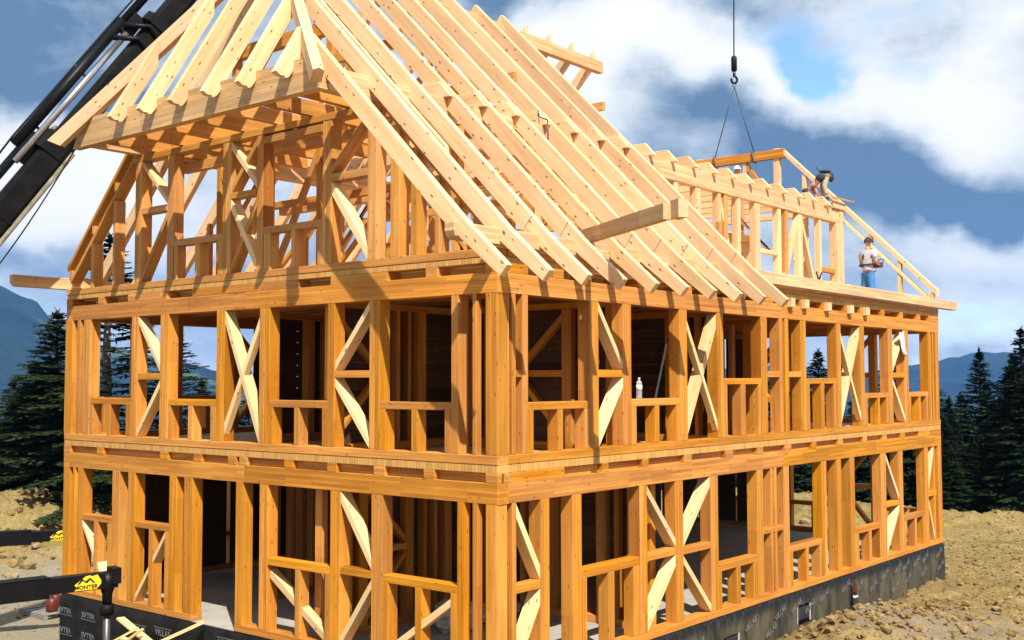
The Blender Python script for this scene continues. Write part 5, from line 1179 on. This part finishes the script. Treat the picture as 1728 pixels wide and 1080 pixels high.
for x_, y_ in ((13.4, 3.57), (15.2, 4.13)): tag(bar('trestle', (x_, y_, 5.87), (x_, y_, 7.80), .3, .12, ROOF, up=(1, 0, 0)), ['left timber trestle under the plank behind the dormer wall', 'right timber trestle under the plank behind the dormer wall'][x_ > 14], 'trestle', 'trestles behind the dormer wall')

# ------------------------------------------------------------------ small things lying about
BT = empty('water_bottle', (3.70, .11, 3.853), 'clear plastic water bottle with white label standing on the upper window sill', 'bottle')
glass, b = new_mat('clear_pet'); b.inputs['Base Color'].default_value = (.93, .96, .98, 1); b.inputs['Roughness'].default_value = .12; b.inputs['Transmission Weight'].default_value = .75; b.inputs['IOR'].default_value = 1.33
def lathe(name, prof, mat, parent, seg=20):
    vs = []; fs = []
    for r_, z in prof:
        for k in range(seg): vs.append((r_*math.cos(2*PI*k/seg), r_*math.sin(2*PI*k/seg), z))
    for i in range(len(prof)-1):
        for k in range(seg): fs.append((i*seg+k, i*seg+(k+1) % seg, (i+1)*seg+(k+1) % seg, (i+1)*seg+k))
    fs.append(tuple(range(seg))[::-1]); fs.append(tuple(range((len(prof)-1)*seg, len(prof)*seg)))
    o = mesh_obj(name, vs, fs, mat, None, None, True); o.parent = parent; return o
lathe('bottle_body', [(.045, 0), (.048, .02), (.044, .06), (.048, .10), (.048, .24), (.040, .275), (.018, .305), (.016, .32)], glass, BT)
lathe('label', [(.0495, .13), (.0495, .22)], WHITE, BT); lathe('cap', [(.018, .318), (.018, .342)], WHITE, BT)
tag(bar('straight_edge', (4.20, .12, 3.85), (4.74, .20, 4.86), .03, .015, STEEL, up=(1, 0, 0)), 'thin aluminium straight edge leaning in the second upper window opening', 'straight edge')
# white cloth hung on the brace beside the last upper window
bm = bmesh.new(); nu_, nv_ = 12, 14
CV = []
for j in range(nv_+1):
    for i in range(nu_+1):
        t_ = j/nv_; u_ = i/nu_; wv = .13+.05*math.sin(t_*4)
        CV.append((15.02+(u_-.5)*wv*2+.22*t_*t_, -.03-.03*math.sin(u_*9+t_*4)*t_, 5.30-.52*t_-.05*math.sin(u_*3)))
CF = [(j*(nu_+1)+i, j*(nu_+1)+i+1, (j+1)*(nu_+1)+i+1, (j+1)*(nu_+1)+i) for j in range(nv_) for i in range(nu_)]
o = tag(mesh_obj('hanging_rag', CV, CF, WHITE, None, None, True), 'white rag hanging from the brace beside the last upper window of the long facade', 'cloth'); bm.free()
md = o.modifiers.new('s', 'SOLIDIFY'); md.thickness = .006
# screw clamp on a rafter
CL = empty('screw_clamp', (3.64, 1.90, 8.65), 'grey steel screw clamp sticking up between two rafters halfway up the roof', 'clamp')
for n_, p_, r_ in (('bar', [Vector((0, 0, -.55)), Vector((.0, .02, .05))], .022), ('arm', [Vector((0, .02, .04)), Vector((-.26, .10, .10))], .022), ('spindle', [Vector((-.26, .10, .16)), Vector((-.26, .08, -.10))], .014), ('grip', [Vector((-.26, .10, .10)), Vector((-.26, .10, .24))], .028)):
    t_ = tube(n_, p_, r_*.8, STEEL); t_.parent = CL
CL.scale = (.7, .7, .7)
# red and black work glove strap hanging on the foundation
HG = empty('hanging_strap', (11.75, -.10, -.15), 'red strap with a black and white end hanging on the foundation membrane', 'strap')
def hb_(name, z0, z1, w0, w1, mat, dx=0):
    vs = [(-w0, 0, z0), (w0, 0, z0), (w1+dx, -.01, z1), (-w1+dx, -.01, z1), (-w0, -.035, z0), (w0, -.035, z0), (w1+dx, -.05, z1), (-w1+dx, -.05, z1)]
    o = mesh_obj(name, vs, [(0, 1, 2, 3), (7, 6, 5, 4), (0, 4, 5, 1), (1, 5, 6, 2), (2, 6, 7, 3), (3, 7, 4, 0)], mat); o.parent = HG
hb_('strap', 0, -.22, .04, .07, RED); hb_('strap', -.222, -.30, .05, .03, DARKC); hb_('buckle', -.302, -.335, .07, .09, WHITE, .01); hb_('glove', -.337, -.56, .08, .14, DARKC, .03)
# planks thrown against the foundation at the door opening
tag(bar('loose_board', (-0.55, 8.246, -0.025), (-0.75, 6.856, -0.291), 0.14, .035, BRACE), 'pale board leaning crosswise at the foundation, upper left of the heap', 'board')
tag(bar('loose_board', (-0.12, 6.38, 0.089), (-0.9, 7.039, -0.349), 0.13, .035, BRACE), 'pale board sloping down from the door threshold to the heap', 'board')
tag(bar('loose_board', (-0.7, 7.469, -0.069), (-1.0, 7.925, -0.362), 0.1, .035, BRACE), 'short pale offcut at the left of the board heap', 'board')
tag(bar('loose_board', (-0.8, 7.17, -0.032), (-1.0, 7.647, -0.391), 0.08, .035, BRACE), 'thin split offcut lying on the board heap', 'board')
tag(bar('loose_board', (-0.9, 7.633, -0.218), (-0.8, 6.951, -0.335), 0.1, .035, BRACE), 'offcut at the foot of the board heap', 'board')
# crumpled milky film inside the ground floor
def crumple(name, c, r, seed, label, cat, mat=PLASTIC):
    bm = bmesh.new(); bmesh.ops.create_icosphere(bm, subdivisions=4, radius=1)
    for v in bm.verts:
        d_ = v.co.normalized(); n_ = MN.ridged_multi_fractal(d_*1.6+Vector((seed, 0, 0)), 1, 2, 5, 1, 2)*.22+.72
        v.co = Vector((d_.x*r[0]*n_, d_.y*r[1]*n_, max(-.02, d_.z*r[2]*n_+r[2]*.75)))+Vector(c)
    me = bpy.data.meshes.new(name); bm.to_mesh(me); bm.free(); me.materials.append(mat)
    o = bpy.data.objects.new(name, me); COL.objects.link(o); return tag(o, label, cat)
crumple('plastic_film', (2.4, 2.9, .0), (.42, .42, .30), 1.2, 'crumpled ball of milky plastic film on the slab behind the fourth ground floor window', 'film')
crumple('plastic_film', (3.4, 3.0, .0), (.7, .35, .18), 4.2, 'flat heap of milky plastic film on the slab beside the crumpled ball', 'film')
crumple('insulation_roll', (10.3, 1.0, .0), (.24, .24, .55), 7.7, 'pale upright roll of insulation behind the third ground floor sill of the long facade', 'roll')
tag(crumple('green_jacket', (2.6, 3.7, 0), (.16, .16, .10), 2.2, 'small dark green cloth bundle on a board inside the gable', 'bundle', GREEN), None)
bpy.data.objects['green_jacket'].location = (.45, -.55, 6.42)
bar('nogging', (.9, 2.2, 6.36), (1.1, 3.6, 6.34), .14, .05, GABLE, HOUSE)
# pallet with red cans at the left corner
PT = empty('pallet', (2.4, 16.0, ground_z(2.4, 16.0)), 'dark wooden pallet on the gravel beyond the left corner of the house', 'pallet')
for i_ in range(5): v_, f_ = boxd((-.5, -.6+.26*i_, .11), (.5, -.6+.26*i_+.16, .135)); o = mesh_obj('board', v_, f_, BARK2); o.parent = PT
for i_ in range(3): v_, f_ = boxd((-.5+.45*i_, -.6, .0), (-.4+.45*i_, .6, .108)); o = mesh_obj('runner', v_, f_, BARK2); o.parent = PT
zc = ground_z(2.4, 16.0)+.137
for i_, (dx_, dy_) in enumerate(((-.15, -.3), (.12, .05))):
    RCN = empty('red_canister', (2.4+dx_, 16.0+dy_, zc), ['red plastic canister at the near end of the pallet', 'red plastic canister standing behind the other one on the pallet'][i_], 'canister')
    lathe('can_body', [(.13, 0), (.14, .02), (.14, .26), (.10, .31), (.04, .33)], RED, RCN); lathe('can_cap', [(.035, .332), (.035, .37)], DARKC, RCN)
# steel scaffold rail by the dirt heap, seen through the far windows
# roofer's level and yellow tape on the dormer header
o = tag(ball('tape_measure', (0, 0, 0), .045, YELLOW, None, (1.3, .7, 1)), 'small yellow tape measure on the dormer header near the bent worker', 'tape measure'); o.location = (16.3, 2.38, 8.795)
# cordless saw on the deck inside the dormer
SW = empty('hand_saw', (15.4, 2.2, 5.957), 'open pair of black handled shears standing against the dormer wall', 'shears')
for s_ in (-1, 1):
    t_ = tube('handle', [Vector((-.16*s_, 0, .95)), Vector((-.05*s_, 0, .80)), Vector((.02*s_, 0, .62))], .022, DARKC); t_.parent = SW
    t_ = tube('blade', [Vector((.02*s_, .01*s_, .62)), Vector((.12*s_, .01*s_, .05))], [.02, .008], WHITE); t_.parent = SW

# ------------------------------------------------------------------ the air between here and the mountains
hv, hf = boxd((-1300, -2200, -340), (5400, 4800, 330))
HZ = mesh_obj('haze', hv, hf, None); tag(HZ, kind='stuff')
hm_ = bpy.data.materials.new('haze'); hm_.use_nodes = True; nt = hm_.node_tree; nt.nodes.clear()
pv = N('ShaderNodeVolumePrincipled'); oo = N('ShaderNodeOutputMaterial'); L(pv.outputs[0], oo.inputs['Volume'])
pv.inputs['Color'].default_value = (.17, .42, 1.0, 1); pv.inputs['Density'].default_value = .00010
HZ.data.materials.append(hm_); HZ['label'] = 'blue summer haze filling the valley'; HZ['category'] = 'haze'
